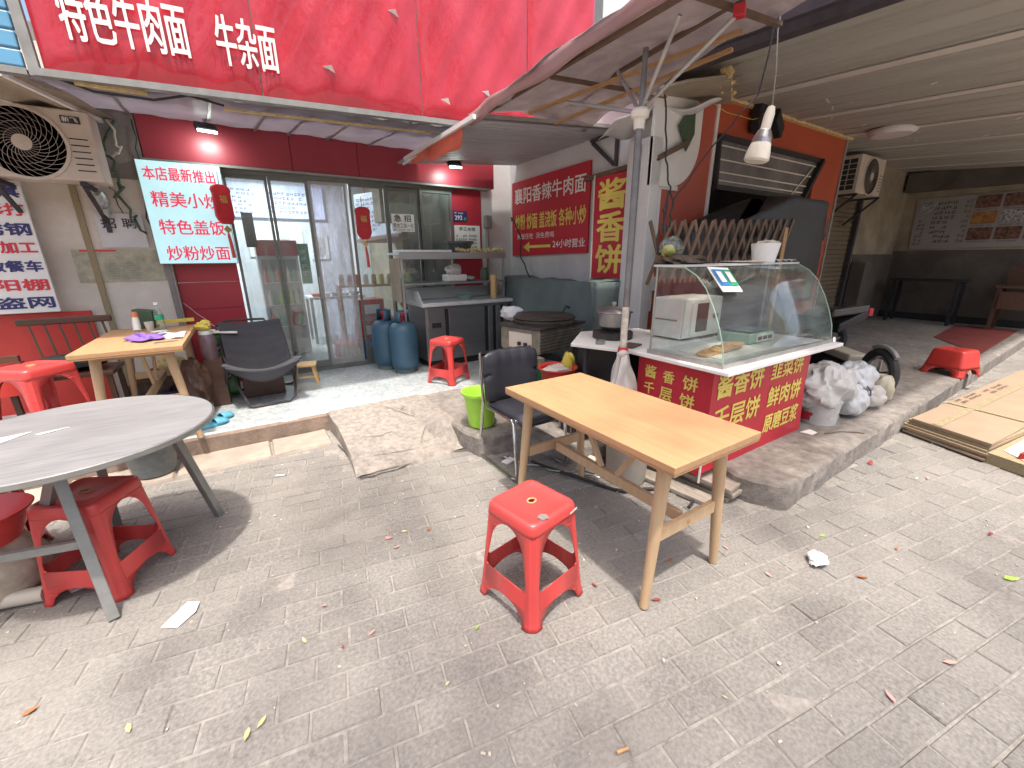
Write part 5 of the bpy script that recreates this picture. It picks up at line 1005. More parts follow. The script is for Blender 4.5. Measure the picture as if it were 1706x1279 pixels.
obj('top_tray', MB().box(1.60,2.20,4.80,5.2,1.567,1.595), 'steelw', rk, bev=.004)
obj('side_paper', MB().box(1.548,1.558,4.86,5.22,1.0,1.50), 'cream', rk)
rb = MB(); rd = random.Random(4)
for k in range(60): rb.ob((2.28+rd.random()*.68, 4.84+rd.random()*.03, 1.585+rd.random()*.02), (.03,.02,.03), (rd.random()*3, rd.random(), rd.random()*3))
o = tag(obj('spring_onion_scraps', rb, 'leafy', loc=(2.6,4.85,1.57)), 'row of yellow green vegetable scraps along the rack top edge', 'vegetable scraps'); o['kind'] = 'stuff'
single('grey_bowl', MB().lathe([(0,0),(.13,0),(.165,.10),(.185,.115),(.185,.135),(.16,.125),(.12,.01)], (2.42,5.05,1.567), 28), 'greybowl', 'big dark grey plastic basin on the rack top', 'basin', (2.42,5.05,1.567), smooth=True)
single('white_food_box', MB().box(2.18,2.44,4.9,5.1,1.216,1.30), 'whiteplastic', 'white food container with wrapped bag on the middle shelf', 'container', (2.3,5.0,1.216), bev=.012)
single('wrapped_food_bag', blob((2.30,5.0,1.35), (.11,.08,.07), 21, 14, 10, .5), 'bag', 'wrapped plastic bag standing in the white food container', 'bag', (2.3,5.0,1.3), smooth=True, fix=False)
single('chopstick_holder', MB().lathe([(0,0),(.045,0),(.045,.30),(.04,.30),(.04,.01)], (2.80,4.85,.986), 16), 'bamboo', 'tall bamboo chopstick holder on the steel worktop', 'holder', (2.8,4.85,.986), smooth=True)
single('grey_dish', MB().lathe([(0,0),(.07,0),(.12,.05),(.115,.05),(.065,.01)], (2.45,5.0,.986), 20), 'scale', 'shallow grey green dish on the steel worktop', 'dish', (2.45,5.0,.986), smooth=True)
single('glass_jar', MB().lathe([(0,0),(.05,0),(.055,.10),(.04,.13),(.04,.16),(0,.16)], (2.75,5.0,1.216), 16), 'darkgreen', 'dark jar at the right end of the middle rack shelf', 'jar', (2.75,5.0,1.216), smooth=True)
single('white_fork_bowl', blob((2.52,5.0,1.245), (.08,.06,.03), 22, 14, 8, .4), 'sackb', 'small wrapped bundle beside the white food container', 'bundle', (2.52,5.0,1.216), smooth=True, fix=False)
# ---- gas cylinders
def gas(loc, label, h=.5):
    t = thing('gas_cylinder', label, 'gas cylinder', loc, R(-75), 'blue gas cylinders by the steel counter')
    obj('body', MB().lathe([(0,.03),(.12,.035),(.155,.07),(.165,.12),(.165,h),(.155,h+.05),(.12,h+.09),(.05,h+.11),(0,h+.115)], (0,0,0), 32), 'cylblue', t, local=True, smooth=True)
    obj('foot_ring', MB().lathe([(.125,0),(.13,.0),(.13,.05),(.125,.05)], (0,0,0), 28, cap=False), 'tarpgreen', t, local=True)
    obj('collar', MB().add([(.085*math.cos(R(a)), .085*math.sin(R(a)), z) for z in (h+.10, h+.235) for a in range(45, 316, 15)], [(i, i+1, 20+i, 19+i) for i in range(18)]), 'cylblue', t, local=True, solid=.006, smooth=True)
    obj('valve', MB().cyl((0,0,h+.11),(0,0,h+.18),.02).cyl((0,0,h+.18),(0,0,h+.21),.035), 'redmetal', t, local=True, smooth=True); return t
C1 = gas((1.53, 4.84, .172), 'front blue gas cylinder beside the steel counter'); dup(C1, (1.40, 5.14, .172), R(-150), 'rear blue gas cylinder standing against the glass doors', 'blue gas cylinders by the steel counter')
# ============================================================ CHAIRS
oc = thing('office_chair', 'black leather visitor chair with chrome sled base', 'chair', (1.60, 2.36, 0))
def ocp(x, y, z): return (x, y, z)
for s, x in ((-1, 1.375), (1, 1.815)):
    pts = [(x+.02*s*0, 2.60, .84), (x, 2.585, .6), (x, 2.57, .47), (x, 2.60, .30), (x, 2.66, .06), (x, 2.64, .015), (x, 2.56, .012), (x, 2.18, .012), (x, 2.12, .03), (x, 2.115, .08), (x+.0, 2.15, .43), (x, 2.17, .45), (x, 2.50, .45)]
    obj('side_tube', MB().tube(pts, .0115, 10), 'chrome', oc, smooth=True)
obj('cross_tube', MB().cyl((1.375,2.30,.44),(1.815,2.30,.44),.010), 'chrome', oc, smooth=True)
def seatf(u, v):
    x = 1.385+u*.42; y = 2.06+v*.47; e = min(u, 1-u)*6; f = min(v, 1-v)*6; k = min(1, e)**.5*min(1, f+.1)**.5; return (x, y, .45+.045*k-.02*(1-v)*(max(0, 1-v*5)))
obj('seat', MB().grid(seatf, 18, 18), 'leather', oc, smooth=True, solid=.045, fix=False)
def backf(u, v):
    x = 1.37+u*.45; z = .475+v*.36; e = min(u, 1-u)*7; f = min(v, 1-v)*7; k = min(1, e)**.5*min(1, f)**.5
    return (x, 2.555+.03*v-.022*k+.035*(abs(u-.5)*2)**2*-.6-.004*math.sin(x*70)*(.45 if v > .7 else .1), z-.02*(abs(u-.5)*2)**4*(1 if v > .5 else -1))
obj('backrest', MB().grid(backf, 26, 18), 'leather', oc, smooth=True, solid=-.04, fix=False)
mc = thing('folding_moon_chair', 'charcoal canvas folding lounge chair before the red pier', 'chair', (.02, 4.75, .172))
def moonf(u, v):
    a = u*2-1; x = .02+a*(.262+.12*max(0, .45-v)) + .05*(.5-v)
    if v < .42: q = v/.42; y = 4.30+.34*q; z = .53-.09*q+.02*math.sin(q*3)
    else: q = (v-.42)/.58; y = 4.64+.30*q; z = .44+.46*q
    z += .10*a*a*(1-abs(v-.42)*1.3 if v > .42 else .9) + .006*math.sin(v*60); y -= .05*a*a*(v > .42)*(1-abs(v-.7)*1.5); return (x, y, z)
obj('fabric', MB().grid(moonf, 20, 40), 'canvas', mc, smooth=True, solid=.02, fix=False)
obj('seat_flap', MB().grid(lambda u, v: (.04+(u*2-1)*.29, 4.285-.02*math.sin(u*PI)+.02*v, .55-.10*v*math.sin(u*PI)-.02*v+.05*(abs(u*2-1))**2), 16, 5), 'canvas', mc, smooth=True, solid=.012, fix=False)
obj('front_frame', MB().tube([(-.26,4.62,.62),(-.20,4.45,.40),(-.13,4.36,.20),(-.11,4.34,.186),(.21,4.36,.186),(.26,4.40,.22),(.33,4.70,.50),(.34,4.55,.63)], .012, 8), 'beam', mc, smooth=True)
obj('rear_frame', MB().tube([(-.25,4.38,.56),(-.29,4.65,.35),(-.33,5.02,.20),(-.30,5.05,.186),(.28,5.0,.186),(.31,4.96,.22),(.28,4.55,.45),(.30,4.36,.58)], .012, 8), 'beam', mc, smooth=True)
obj('back_frame', MB().tube([(-.26,4.66,.50),(-.29,4.93,.88),(-.20,4.96,.93),(.12,4.95,.92),(.16,4.92,.86),(.29,4.62,.50)], .011, 8), 'beam', mc, smooth=True)
single('maroon_crate', MB().box(-.16,.20,4.72,5.0,.172,.40), 'darkwood', 'dark red crate standing under the folding lounge chair', 'crate', (.02,4.86,.172), bev=.01)
wsl = thing('wooden_footstool', 'small pine footstool beside the folding lounge chair', 'stool', (.43, 4.98, .172))
obj('seat', MB().ob((.43,4.98,.385),(.25,.20,.025),(0,0,-.2)), 'bamboo', wsl, bev=.006)
for a, b in ((-.085,-.065),(.085,-.065),(-.085,.065),(.085,.065)):
    x = .43+a*math.cos(.2)+b*math.sin(.2); y = 4.98-a*math.sin(.2)+b*math.cos(.2); obj('leg', MB().bar((x+a*.35,y+b*.35,.172),(x,y,.372),.030,.022), 'bamboo', wsl)
obj('stretcher', MB().bar((.36,4.91,.25),(.53,4.88,.25),.02).bar((.34,5.05,.25),(.50,5.06,.25),.02) if 0 else MB().bar((.35,4.92,.255),(.52,4.885,.255),.02), 'bamboo', wsl)
bch = thing('slatted_chair', 'dark wooden slat-back bench by the aged wall', 'bench', (-1.4, 4.85, .172))
obj('top_rail', MB().bar((-1.62,5.02,1.02),(-1.03,5.0,1.02),.03,.055), 'darkwood', bch, bev=.008)
for k in range(6): obj('slat', MB().bar((-1.55+k*.09,5.01,1.0),(-1.50+k*.09,4.93,.64),.014,.012), 'brownwood', bch)
obj('seat', MB().box(-1.66,-1.02,4.55,4.95,.60,.635), 'darkwood', bch, bev=.006)
for x, y in ((-1.62,4.58),(-1.06,4.58),(-1.62,4.92),(-1.06,4.92)): obj('leg', MB().bar((x,y,.172),(x,y,.60),.035), 'darkwood', bch)
b2c = thing('low_back_chair', 'dark wooden bench end at the left photo edge', 'bench', (-1.7, 4.35, .172)); obj('rail', MB().box(-1.95,-1.47,4.40,4.44,.80,.845), 'darkwood', b2c); obj('panel', MB().box(-1.95,-1.49,4.41,4.43,.55,.72), 'redback', b2c); obj('leg', MB().box(-1.50,-1.46,4.39,4.45,.172,.80), 'darkwood', b2c)
obj('seat', MB().box(-1.95,-1.48,4.45,4.8,.60,.63), 'darkwood', b2c)
hbg = thing('black_handbag', 'black bag with strap lying on the slat-back bench', 'bag', (-1.28, 4.72, .635))
obj('bag', blob((-1.28,4.72,.70), (.21,.14,.085), 31, 22, 12, .3, .7), 'leather', hbg, smooth=True, fix=False); obj('strap', MB().tube([(-1.2,4.70,.76),(-1.13,4.72,.85),(-1.05,4.74,.87),(-1.0,4.70,.80)], .009, 6), 'black', hbg, smooth=True)
# ---- things on the left table (top z = .922)
TZ = .923
def tub(x, y, z, r, h, n=16): return [(0,0),(r,0),(r,h),(0,h)]
dz = thing('sauce_tube', 'white tube bottle with orange cap lying back on the wooden table', 'bottle', (-.83, 4.72, TZ)); obj('tube', MB().tube([(-.828,4.70,TZ),(-.828,4.72,TZ+.05),(-.828,4.74,TZ+.11)], [.028,.028,.022], 12), 'whiteplastic', dz, smooth=True); obj('cap', MB().cyl((-.828,4.741,TZ+.111),(-.828,4.752,TZ+.155),.026,.022), 'orangepl', dz, smooth=True)
wbt = thing('water_bottle', 'clear water bottle with green label on the wooden table', 'bottle', (-.655, 4.64, TZ)); obj('bottle', MB().lathe([(0,0),(.031,.003),(.033,.03),(.031,.08),(.033,.13),(.030,.15),(.014,.20),(.014,.215)], (-.655,4.64,TZ), 18), 'bottle', wbt, smooth=True); obj('label', MB().lathe([(.0335,.09),(.0335,.13)], (-.655,4.64,TZ), 18, cap=False), 'qrgreen', wbt); obj('cap', MB().cyl((-.655,4.64,TZ+.216),(-.655,4.64,TZ+.235),.016), 'white', wbt, smooth=True)
single('green_tissue_box', MB().prism([(-.86,4.84,TZ),(-.73,4.80,TZ),(-.72,4.80,TZ+.15),(-.86,4.84,TZ+.17)], (.03,.1,0)), 'darkgreen', 'olive green square holder behind the water bottle', 'box', (-.79,4.85,TZ), bev=.004)
single('plastic_cup', MB().lathe([(0,0),(.025,0),(.034,.075),(.033,.075),(.023,.004)], (-.735,4.66,TZ), 16), 'bag', 'small clear plastic cup left of the water bottle', 'cup', (-.735,4.66,TZ), smooth=True)
single('napkin_plate', MB().lathe([(0,0),(.045,0),(.06,.01),(.05,.012),(0,.006)], (-.655,4.50,TZ), 20), 'white', 'small white dish before the water bottle', 'dish', (-.655,4.5,TZ), smooth=True)
def clothf(u, v): x = -.80+u*.20; y = 4.0+v*.28; w = abs(math.sin(u*11+v*7)*math.cos(v*9-u*4)); return (x+.03*math.sin(v*7), y+.03*math.sin(u*9), TZ+.004+.045*w*math.sin(u*PI)*math.sin(v*PI)+.012)
single('purple_cloth', MB().grid(clothf, 24, 24), 'purple', 'crumpled purple cloth lying on the wooden table', 'cloth', (-.7,4.1,TZ), smooth=True, solid=.004, fix=False)
single('clear_sleeve', MB().grid(lambda u, v: (-.66+.2*u, 4.12+.34*v-.1*u, TZ+.004+.006*math.sin(u*9+v*6)+.003), 10, 10), 'sackb', 'shiny pale plastic sleeve on the right of the purple cloth', 'sleeve', (-.55,4.25,TZ), smooth=True, solid=.001, fix=False)
single('yellow_stick', MB().bar((-.70,4.80,TZ+.05),(-.44,4.86,TZ+.05),.03), 'yellowpl', 'yellow green strip at the far edge of the wooden table', 'strip', (-.57,4.83,TZ+.03))
single('steel_spoon', MB().bar((-.62,3.90,TZ+.003),(-.48,3.93,TZ+.003),.018,.004), 'steel', 'flat steel spoon near the front edge of the wooden table', 'spoon', (-.55,3.9,TZ))
# ---- right of the left table
gj = thing('thermos_jar', 'brown glass jar with lid and yellow flowers beside the wooden table', 'jar', (-.36, 4.62, .172)); obj('stand', MB().box(-.42,-.28,4.60,4.76,.172,.62), 'darkwood', gj)
obj('jar', MB().lathe([(0,0),(.06,0),(.065,.05),(.065,.20),(.05,.23)], (-.36,4.66,.621), 20), pm('jar_mauve', (.14,.09,.11), .25, var=.1, coat=.3), gj, smooth=True); obj('lid', MB().cyl((-.36,4.66,.852),(-.36,4.66,.885),.055), 'steelw', gj, smooth=True); obj('flowers', blob((-.37,4.68,.925), (.06,.05,.04), 6, 14, 10, .6), 'yellowpl', gj, smooth=True, fix=False)
def gbag(name, label, c, r, m_, sd, gp=None, cat='bag'):
    mb_ = blob(c, r, sd, 96, 60, .17, .8); cc = Vector(c); cre = 0 if cat in ('rubble', 'stone') else 1
    if cre:
        sdv = Vector((sd*3.1, sd*1.7, sd*.9)); nv_ = []
        for v in mb_.v:
            p = Vector(v); d = p-cc; q = Vector((d.x*9, d.y*9, d.z*4.5))+sdv; w = mnoise.noise_vector(q*.5)*.9
            f = (1-abs(mnoise.noise(q+w))*2.2)*.10 + (1-abs(mnoise.noise(q*2.3+w))*2)*.045; k = 1-.13+f
            nv_.append((cc.x+d.x*k, cc.y+d.y*k, cc.z+d.z*(k if d.z > 0 else 1)))
        mb_.v = nv_
    return single(name, mb_, m_, label, cat, (c[0], c[1], c[2]-r[2]*.75), gp, smooth=True, fix=False)
gw = thing('green_drink_pack', 'green shrink-wrapped drink pack beside the folding lounge chair', 'pack', (-.36, 4.95, .172))
obj('pack_upper', MB().box(-.44,-.17,4.85,5.08,.50,.82), 'crategreen', gw, bev=.03); obj('pack_lower', MB().box(-.46,-.19,4.85,5.08,.20,.495), 'crategreen', gw, bev=.03)
for z in (.58, .27): obj('label_panel', MB().prism([(-.40,4.845,z),(-.22,4.845,z+.12),(-.22,4.845,z+.20),(-.40,4.845,z+.08)], (0,.003,0)), 'letterblack', gw); marks(gw, (-.39,4.845,z+.02), (1,0,.65), (0,0,1), .2, .05, 1, 'letterwhite', 8, 1)
obj('papers', MB().ob((-.26,4.9,.835),(.26,.18,.014),(0,.12,.1)), 'paper', gw)
gbag('dark_refuse_bag', 'dark glossy refuse bag slumped between wooden table and green pack', (-.50, 4.55, .40), (.12,.22,.28), 'darkwood', 41)
gbag('dark_goods_bag', 'dark bag of odds and ends under the wooden table', (-.85, 5.0, .33), (.2,.16,.2), 'stain', 42)
gbag('blue_bag_bundle', 'navy bundle on the floor under the wooden table', (-.68, 4.75, .25), (.22,.18,.09), 'letterblue', 43)
gbag('olive_bag', 'olive bundle behind the wooden table legs', (-.72, 5.15, .45), (.16,.12,.16), 'foam', 44)
# slippers
def slipper(x, y, rz, label):
    t = thing('slipper', label, 'slipper', (x, y, .173), rz, 'pair of blue rubber slippers')
    pts = [(.045*math.sin(R(a))*(1.05 if math.cos(R(a)) > 0 else .85), .125*math.cos(R(a)), 0) for a in range(0, 360, 20)]
    obj('sole', MB().prism(pts, (0,0,.022)), 'blueslip', t, local=True, bev=.004)
    obj('strap', MB().grid(lambda u, v: (.050*math.cos(PI*u)*-1, .01+.085*v, .015+(.045-.012*v)*math.sin(PI*u)), 10, 4), 'blueslip', t, local=True, smooth=True, solid=.006, fix=False)
slipper(-.40, 4.04, R(-62), 'blue slipper nearer the platform edge'); slipper(-.36, 4.17, R(-55), 'blue slipper farther from the platform edge')
# bin, bucket, rubble
tbn = thing('waste_bin', 'speckled dark grey waste bin standing below the tiled platform', 'bin', (-.76, 3.68, .018)); obj('bin', MB().lathe([(0,0),(.115,0),(.125,.01),(.165,.29),(.172,.295),(.172,.31),(.158,.30),(.115,.012)], (-.76,3.68,.019), 30), 'greybin', tbn, smooth=True)
obj('liner', MB().lathe([(.174,.27),(.176,.315),(.15,.30),(.10,.2),(0,.17)], (-.76,3.68,.019), 30), 'blackglossy', tbn, smooth=True)
gbk = thing('green_bucket', 'lime green plastic bucket behind the black chair', 'bucket', (1.49, 2.83, .168)); obj('bucket', MB().lathe([(0,0),(.095,0),(.105,.01),(.138,.27),(.155,.275),(.157,.30),(.148,.30),(.132,.275),(.098,.012),(0,.01)], (1.49,2.83,.168), 32), 'green', gbk, smooth=True)
gbag('pale_rubble_heap', 'heap of pale dirty rubble at the left photo edge', (-1.42, 2.78, .10), (.26,.30,.15), 'rock', 51, cat='rubble'); single('pvc_pipe', MB().lathe([(.032,0),(.036,0),(.036,.4),(.032,.4)], (-1.0,2.46,.036), 18, Euler((0,R(-90),R(-15)))), 'pvc', 'short white plastic pipe lying beside the rubble', 'pipe', (-1.0,2.46,.036), smooth=True)
gbag('red_basin_left', 'red plastic basin on the rubble under the round grey table', (-1.12, 2.56, .40), (.17,.16,.10), 'red', 52, cat='basin') if 0 else single('red_basin', MB().lathe([(0,0),(.12,0),(.18,.13),(.19,.14),(.185,.145),(.115,.01)], (-1.17,2.58,.30), 28), 'red', 'red plastic basin on a stone under the round grey table', 'basin', (-1.17,2.58,.30), smooth=True)
gbag('pale_stone', 'pale stone block carrying the red basin at the left photo edge', (-1.17, 2.60, .15), (.17,.16,.19), 'rock', 53, cat='stone')
# ============================================================ RIGHT SIDE THINGS
sk = 'white bags heaped beside the cart'
gbag('flour_sack', 'big white woven sack slumped on the bucket beside the cart', (3.99, 1.40, .43), (.37,.23,.215), 'sack', 61, sk); gbag('flour_sack', 'white cloth sack lying on top right of the heap beside the scooter wheel', (4.55, 1.36, .44), (.27,.16,.14), 'sackb', 62, sk)
gbag('flour_sack', 'round full white sack at the bottom of the heap', (4.24, 1.26, .29), (.17,.13,.15), 'sackb', 63, sk); gbag('clear_waste_bag', 'clear grey waste bag at the front of the white heap', (4.62, 1.22, .27), (.14,.10,.11), 'bag', 64)
gbag('woven_mat_bag', 'pale yellow woven bag leaning before the scooter wheel', (4.86, 1.22, .30), (.10,.09,.15), 'cushion', 65)
single('sack_tie', MB().tube([(4.18,1.20,.40),(4.28,1.14,.37),(4.40,1.18,.38),(4.44,1.24,.42)], .006, 6), 'letterblue', 'thin blue cord tied round the white bags beside the cart', 'cord', (4.3,1.15,.38), smooth=True)
pb = thing('paint_bucket', 'white paint bucket with red label band beside the cart', 'bucket', (3.88, 1.36, .168)); obj('bucket', MB().lathe([(0,0),(.13,0),(.142,.19),(.145,.20),(0,.20)], (3.88,1.34,.168), 28), 'sack', pb, smooth=True); obj('label_band', MB().lathe([(.1335,.03),(.139,.10)], (3.88,1.36,.168), 28, cap=False), 'signred', pb); marks(pb, (3.80,1.222,.215), (1,-.1,0), Z3, .15, .04, 1, 'letterwhite', 8, 1)
single('thin_branch', MB().tube([(3.62,1.18,.172),(3.75,1.12,.18),(3.86,1.05,.172),(3.88,1.01,.17)], .004, 5), 'brownwood', 'thin crooked twig on the platform beside the paint bucket', 'twig', (3.7,1.1,.17))
single('white_scrap', MB().prism([(3.50,1.30,.169),(3.62,1.28,.169),(3.60,1.22,.169),(3.52,1.22,.169)], (0,0,.003)), 'paper', 'white paper scrap under the right cart corner', 'paper', (3.56,1.26,.169))
def wheel(t, c, r, ax=(1,0,0), w=.05):
    rot = Vector((0,0,1)).rotation_difference(Vector(ax)).to_euler(); o = obj('wheel', MB().lathe([(r*.62,-w*.3),(r*.66,w*.3),(r*.62,w*.3),(r*.60,0)], c, 32, rot, cap=False), 'galv', t, smooth=True)
    obj('tyre', MB().tube([Vector(c)+Matrix.Rotation(2*PI*k/32, 3, Vector(ax)) @ (Vector((0,0,1)) if abs(ax[2]) < .9 else Vector((1,0,0)))*(r-w*.5) for k in range(32)], w*.55, 8, closed=True), 'rubber', o, smooth=True)
    for k in range(5): obj('spoke', MB().bar(c, Vector(c)+Matrix.Rotation(2*PI*k/5, 3, Vector(ax)) @ Vector((0,0,1))*(r*.62), .03, .02), 'steel', o)
scr = thing('parked_scooter', 'parked scooter with cream seat half hidden by white sacks', 'scooter', (5.2, 1.65, .167))
ax = Vector((.78,-.62,0)).normalized(); wheel(scr, (5.03, 1.33, .405), .235, tuple(ax), .07)
def scp(a, b, z): d = Vector((.62,.78,0)); n_ = Vector((-.78,.62,0)); p = Vector((5.03,1.33,0))+d*a+n_*b; return (p.x, p.y, z)
obj('seat', MB().prism([scp(.25,-.08,.44), scp(1.0,-.08,.46), scp(1.05,.0,.46), scp(1.0,.12,.46), scp(.25,.12,.44)], (0,0,.085)), 'cushion', scr, bev=.02)
obj('body', MB().prism([scp(.15,-.10,.27), scp(.95,-.10,.27), scp(.95,.12,.27), scp(.15,.12,.27)], (0,0,.15)), 'black', scr, bev=.02); obj('fender', MB().tube([scp(.25*math.cos(R(a)), 0, .405+.26*math.sin(R(a))) for a in range(60, 150, 15)], .022, 8), 'galv', scr, smooth=True)
wheel(scr, scp(1.15,.0,.405), .235, tuple(ax), .07); obj('stand', MB().bar(scp(.5,.15,.172), scp(.5,.1,.4), .03), 'steel', scr)
sc2 = thing('black_motorbike', 'dark motorbike tail with red light parked in the shade behind the cart', 'motorbike', (6.5, 2.2, .167))
obj('seat', MB().prism([(6.0,2.35,.72),(6.05,2.15,.76),(6.6,1.98,.80),(6.65,2.10,.80),(6.1,2.5,.72)], (0,0,.10)), 'blackglossy', sc2, bev=.02); obj('tail', MB().prism([(6.2,2.12,.55),(6.6,1.98,.72),(6.68,2.10,.74),(6.3,2.4,.55)], (0,0,.12)), 'black', sc2, bev=.02)
obj('tail_light', MB().ob((6.66,2.0,.80),(.07,.06,.10),(0,0,-.3)), 'redmetal', sc2, bev=.01); wheel(sc2, (6.35,2.25,.42), .25, (.4,.9,0), .08); wheel(sc2, (5.5,2.6,.42), .25, (.4,.9,0), .08); obj('body', MB().prism([(5.5,2.55,.45),(6.3,2.2,.45),(6.3,2.3,.75),(5.5,2.65,.80)], (.03,.12,0)), 'black', sc2, bev=.02)
single('motorbike_stand', MB().bar((6.1,2.1,.172),(6.2,2.15,.5),.025), 'chrome', 'x', 'y', (6.1,2.1,.17)) if 0 else obj('kick_stand', MB().bar((6.05,2.05,.172),(6.2,2.15,.5),.025), 'chrome', sc2)
# cardboard stack
cd = thing('cardboard_stack', 'stack of large flattened brown cardboard boxes on the pavement', 'cardboard', (6.0, .5, 0))
CB = [(4.52,.47),(4.68,.95),(8.0,.72),(7.4,-.35),(5.0,-.35)]; CB = [(4.50,.44),(4.70,.955),(7.75,.735),(7.55,.12),(5.55,.30)]
rd = random.Random(9)
for k in range(7):
    j = lambda: rd.gauss(0, .012); pts = [(x+j()-.02*(6-k)*.3, y+j(), .012+k*.0195) for x, y in CB]
    obj('flattened_box', MB().prism(pts, (0,0,.0175)), 'cardboard' if k == 6 else ('cardedge' if k % 2 else 'cardboard'), cd)
obj('tape_strip', MB().prism([(4.62,.74,.151),(4.64,.80,.151),(7.6,.58,.151),(7.58,.53,.151)], (0,0,.001)), 'cardedge', cd); obj('tape_strip', MB().prism([(5.30,.355,.1525),(5.38,.35,.1525),(5.52,.90,.1525),(5.44,.905,.1525)], (0,0,.001)), 'cardedge', cd)
marks(cd, (5.55,.78,.151), (1,-.07,0), (.2,1,0), .5, .09, 2, 'stain', 7, 1); marks(cd, (6.2,.70,.151), (1,-.07,0), (.2,1,0), .5, .1, 2, 'stain', 7, 1); marks(cd, (6.0,.40,.151), (1,-.07,0), (.2,1,0), .6, .1, 2, 'brownwood', 9, 1)
c2 = thing('lower_carton', 'lower carton with white label under the cardboard stack', 'carton', (5.0, .2, 0)); obj('carton', MB().prism([(4.44,.33,.003),(4.56,.60,.003),(5.6,.30,.003),(5.3,-.2,.003),(4.70,.0,.003)], (0,0,.09)), 'cardboard', c2) if 0 else obj('carton', MB().prism([(4.47,.44,.003),(5.6,.30,.003),(5.45,.05,.003),(4.38,.20,.003)], (0,0,.08)), 'cardedge', c2)
obj('label_panel', MB().prism([(4.462,.41,.02),(4.43,.325,.02),(4.43,.325,.06),(4.462,.41,.06)], (-.003,0,0)), 'paper', c2); obj('white_sheet', MB().prism([(4.60,.38,.085),(5.6,.28,.085),(5.45,.07,.085),(4.45,.24,.085)], (0,0,.004)), 'paper', c2)
single('red_box', MB().ob((4.60,.155,.065),(.24,.26,.13),(0,0,-.15)), 'redback', 'red box on the pavement at the right photo edge', 'box', (4.6,.155,.0), bev=.006)
single('red_carpet', MB().prism([(8.4,1.20,.168),(9.6,1.95,.168),(11.6,2.1,.168),(11.6,1.3,.168)], (0,0,.006)), 'carpet', 'faded red carpet on the far right platform', 'carpet', (10,1.6,.168))
# end wall: menu board and furniture
mbd = thing('menu_board', 'large printed menu board with dish photos on the back wall', 'menu board', (11.98, 2, 1.6))
obj('panel', MB().prism([(11.975,3.20,1.60),(11.975,1.0,1.625),(11.975,1.0,2.56),(11.975,3.25,2.57)], (.02,0,0)), 'menuprint', mbd)
EU = (0,-1,0)
marks(mbd, (11.975,2.95,1.70), EU, Z3, .42, .80, 9, 'letterblack', 5, .8, seed=2); marks(mbd, (11.975,3.16,1.66), EU, Z3, .13, .52, 7, 'stain', 2, 1, seed=3); marks(mbd, (11.975,2.52,1.70), EU, Z3, .10, .80, 9, 'stain', 2, 1, seed=6)
for r in range(3):
    for c in range(4):
        y = 2.39-c*.36; z = 2.34-r*.285; obj('dish_photo', MB().box(11.966, 11.974, y-.32, y, z-.02, z+.20), ['photo1','photo2','photo1','photo3'][(r*3+2*c) % 4], mbd)
        marks(mbd, (11.975,y-.02,z-.07), EU, Z3, .28, .04, 1, 'stain', 8, 1, seed=r*7+c)
obj('logo_picture', MB().box(11.968, 11.974, 2.92, 3.18, 2.28, 2.50), 'photo2', mbd)
def frame_table(name, label, y0, y1, z, x0=11.3, x1=11.8, m_='beam'):
    t = thing(name, label, 'table', (11.5, (y0+y1)/2, .167)); obj('tabletop', MB().box(x0,x1,y0,y1,z-.04,z), m_, t)
    for x in (x0+.05, x1-.05):
        for y in (y0+.06, y1-.06): obj('leg', MB().bar((x,y,.167),(x,y,z-.04),.07,.05), m_, t)
    return t
frame_table('console_table', 'dark console table against the wainscot below the menu board', 2.12, 3.18, 1.02, m_='black'); dc = frame_table('dark_desk', 'dark wooden desk at the right photo edge by the back wall', .9, 1.7, .95, m_='darkwood')
obj('back_panel', MB().box(11.75,11.79,.95,1.65,.951,1.3), 'darkwood', dc); obj('drawer_front', MB().box(11.29,11.299,.98,1.62,.55,.85), 'darkwood', dc)
wcab = thing('white_counter_block', 'low grimy block beside the shutter', 'block', (10, 3.2, .167)); obj('block', MB().box(9.9,10.2,3.2,3.42,.167,1.35), 'darkwall', wcab)
# ============================================================ LITTER
def leafm(mb, x, y, s, a, z=.004):
    c, q = math.cos(a), math.sin(a); pts = [(-1,0,.1),(-.4,.36,.35),(.3,.30,.2),(1,0,.45),(.3,-.30,.12),(-.4,-.36,.05)]
    mb.add([(x+s*(u*c-v*q), y+s*(u*q+v*c), z+s*w*.5) for u, v, w in pts], [(0,1,2,3),(0,3,4,5)])
LV = [(.456,2.02,.03,'leafp'),(.55,2.03,.022,'leafy'),(.675,1.972,.022,'leafo'),(-.868,1.782,.03,'leafo'),(-.567,1.52,.03,'leafy'),(-.233,1.282,.03,'leafy'),(-.19,1.30,.028,'leafy'),(-.028,1.565,.022,'leafy'),(.216,1.451,.024,'leafp'),(.596,1.232,.020,'leafg'),(.392,1.08,.016,'leafy'),(1.69,.184,.03,'leafp'),(2.043,.109,.035,'leafp'),(2.298,.47,.035,'leafo'),(1.938,.723,.025,'leafp'),(2.494,.713,.025,'leafg'),(2.883,.075,.05,'leafg'),(3.289,.211,.03,'leafr'),(1.351,.919,.03,'leafr'),(1.178,1.139,.022,'leafr'),(3.808,.596,.03,'leafp'),(3.748,.898,.055,'leafr'),(.07,1.712,.018,'leafp'),(.10,1.45,.014,'leafr'),(-.95,1.66,.03,'leafy'),(-.42,1.20,.02,'leafy'),(.47,1.92,.024,'leafp'),(1.62,1.05,.03,'leafo'),(1.95,.95,.025,'leafp'),(2.7,.45,.02,'leafo'),(1.2,.5,.012,'leafy')]
cn = {'leafp': 'pale pink', 'leafy': 'pale yellow', 'leafo': 'rusty brown', 'leafg': 'yellow green', 'leafr': 'dark red'}
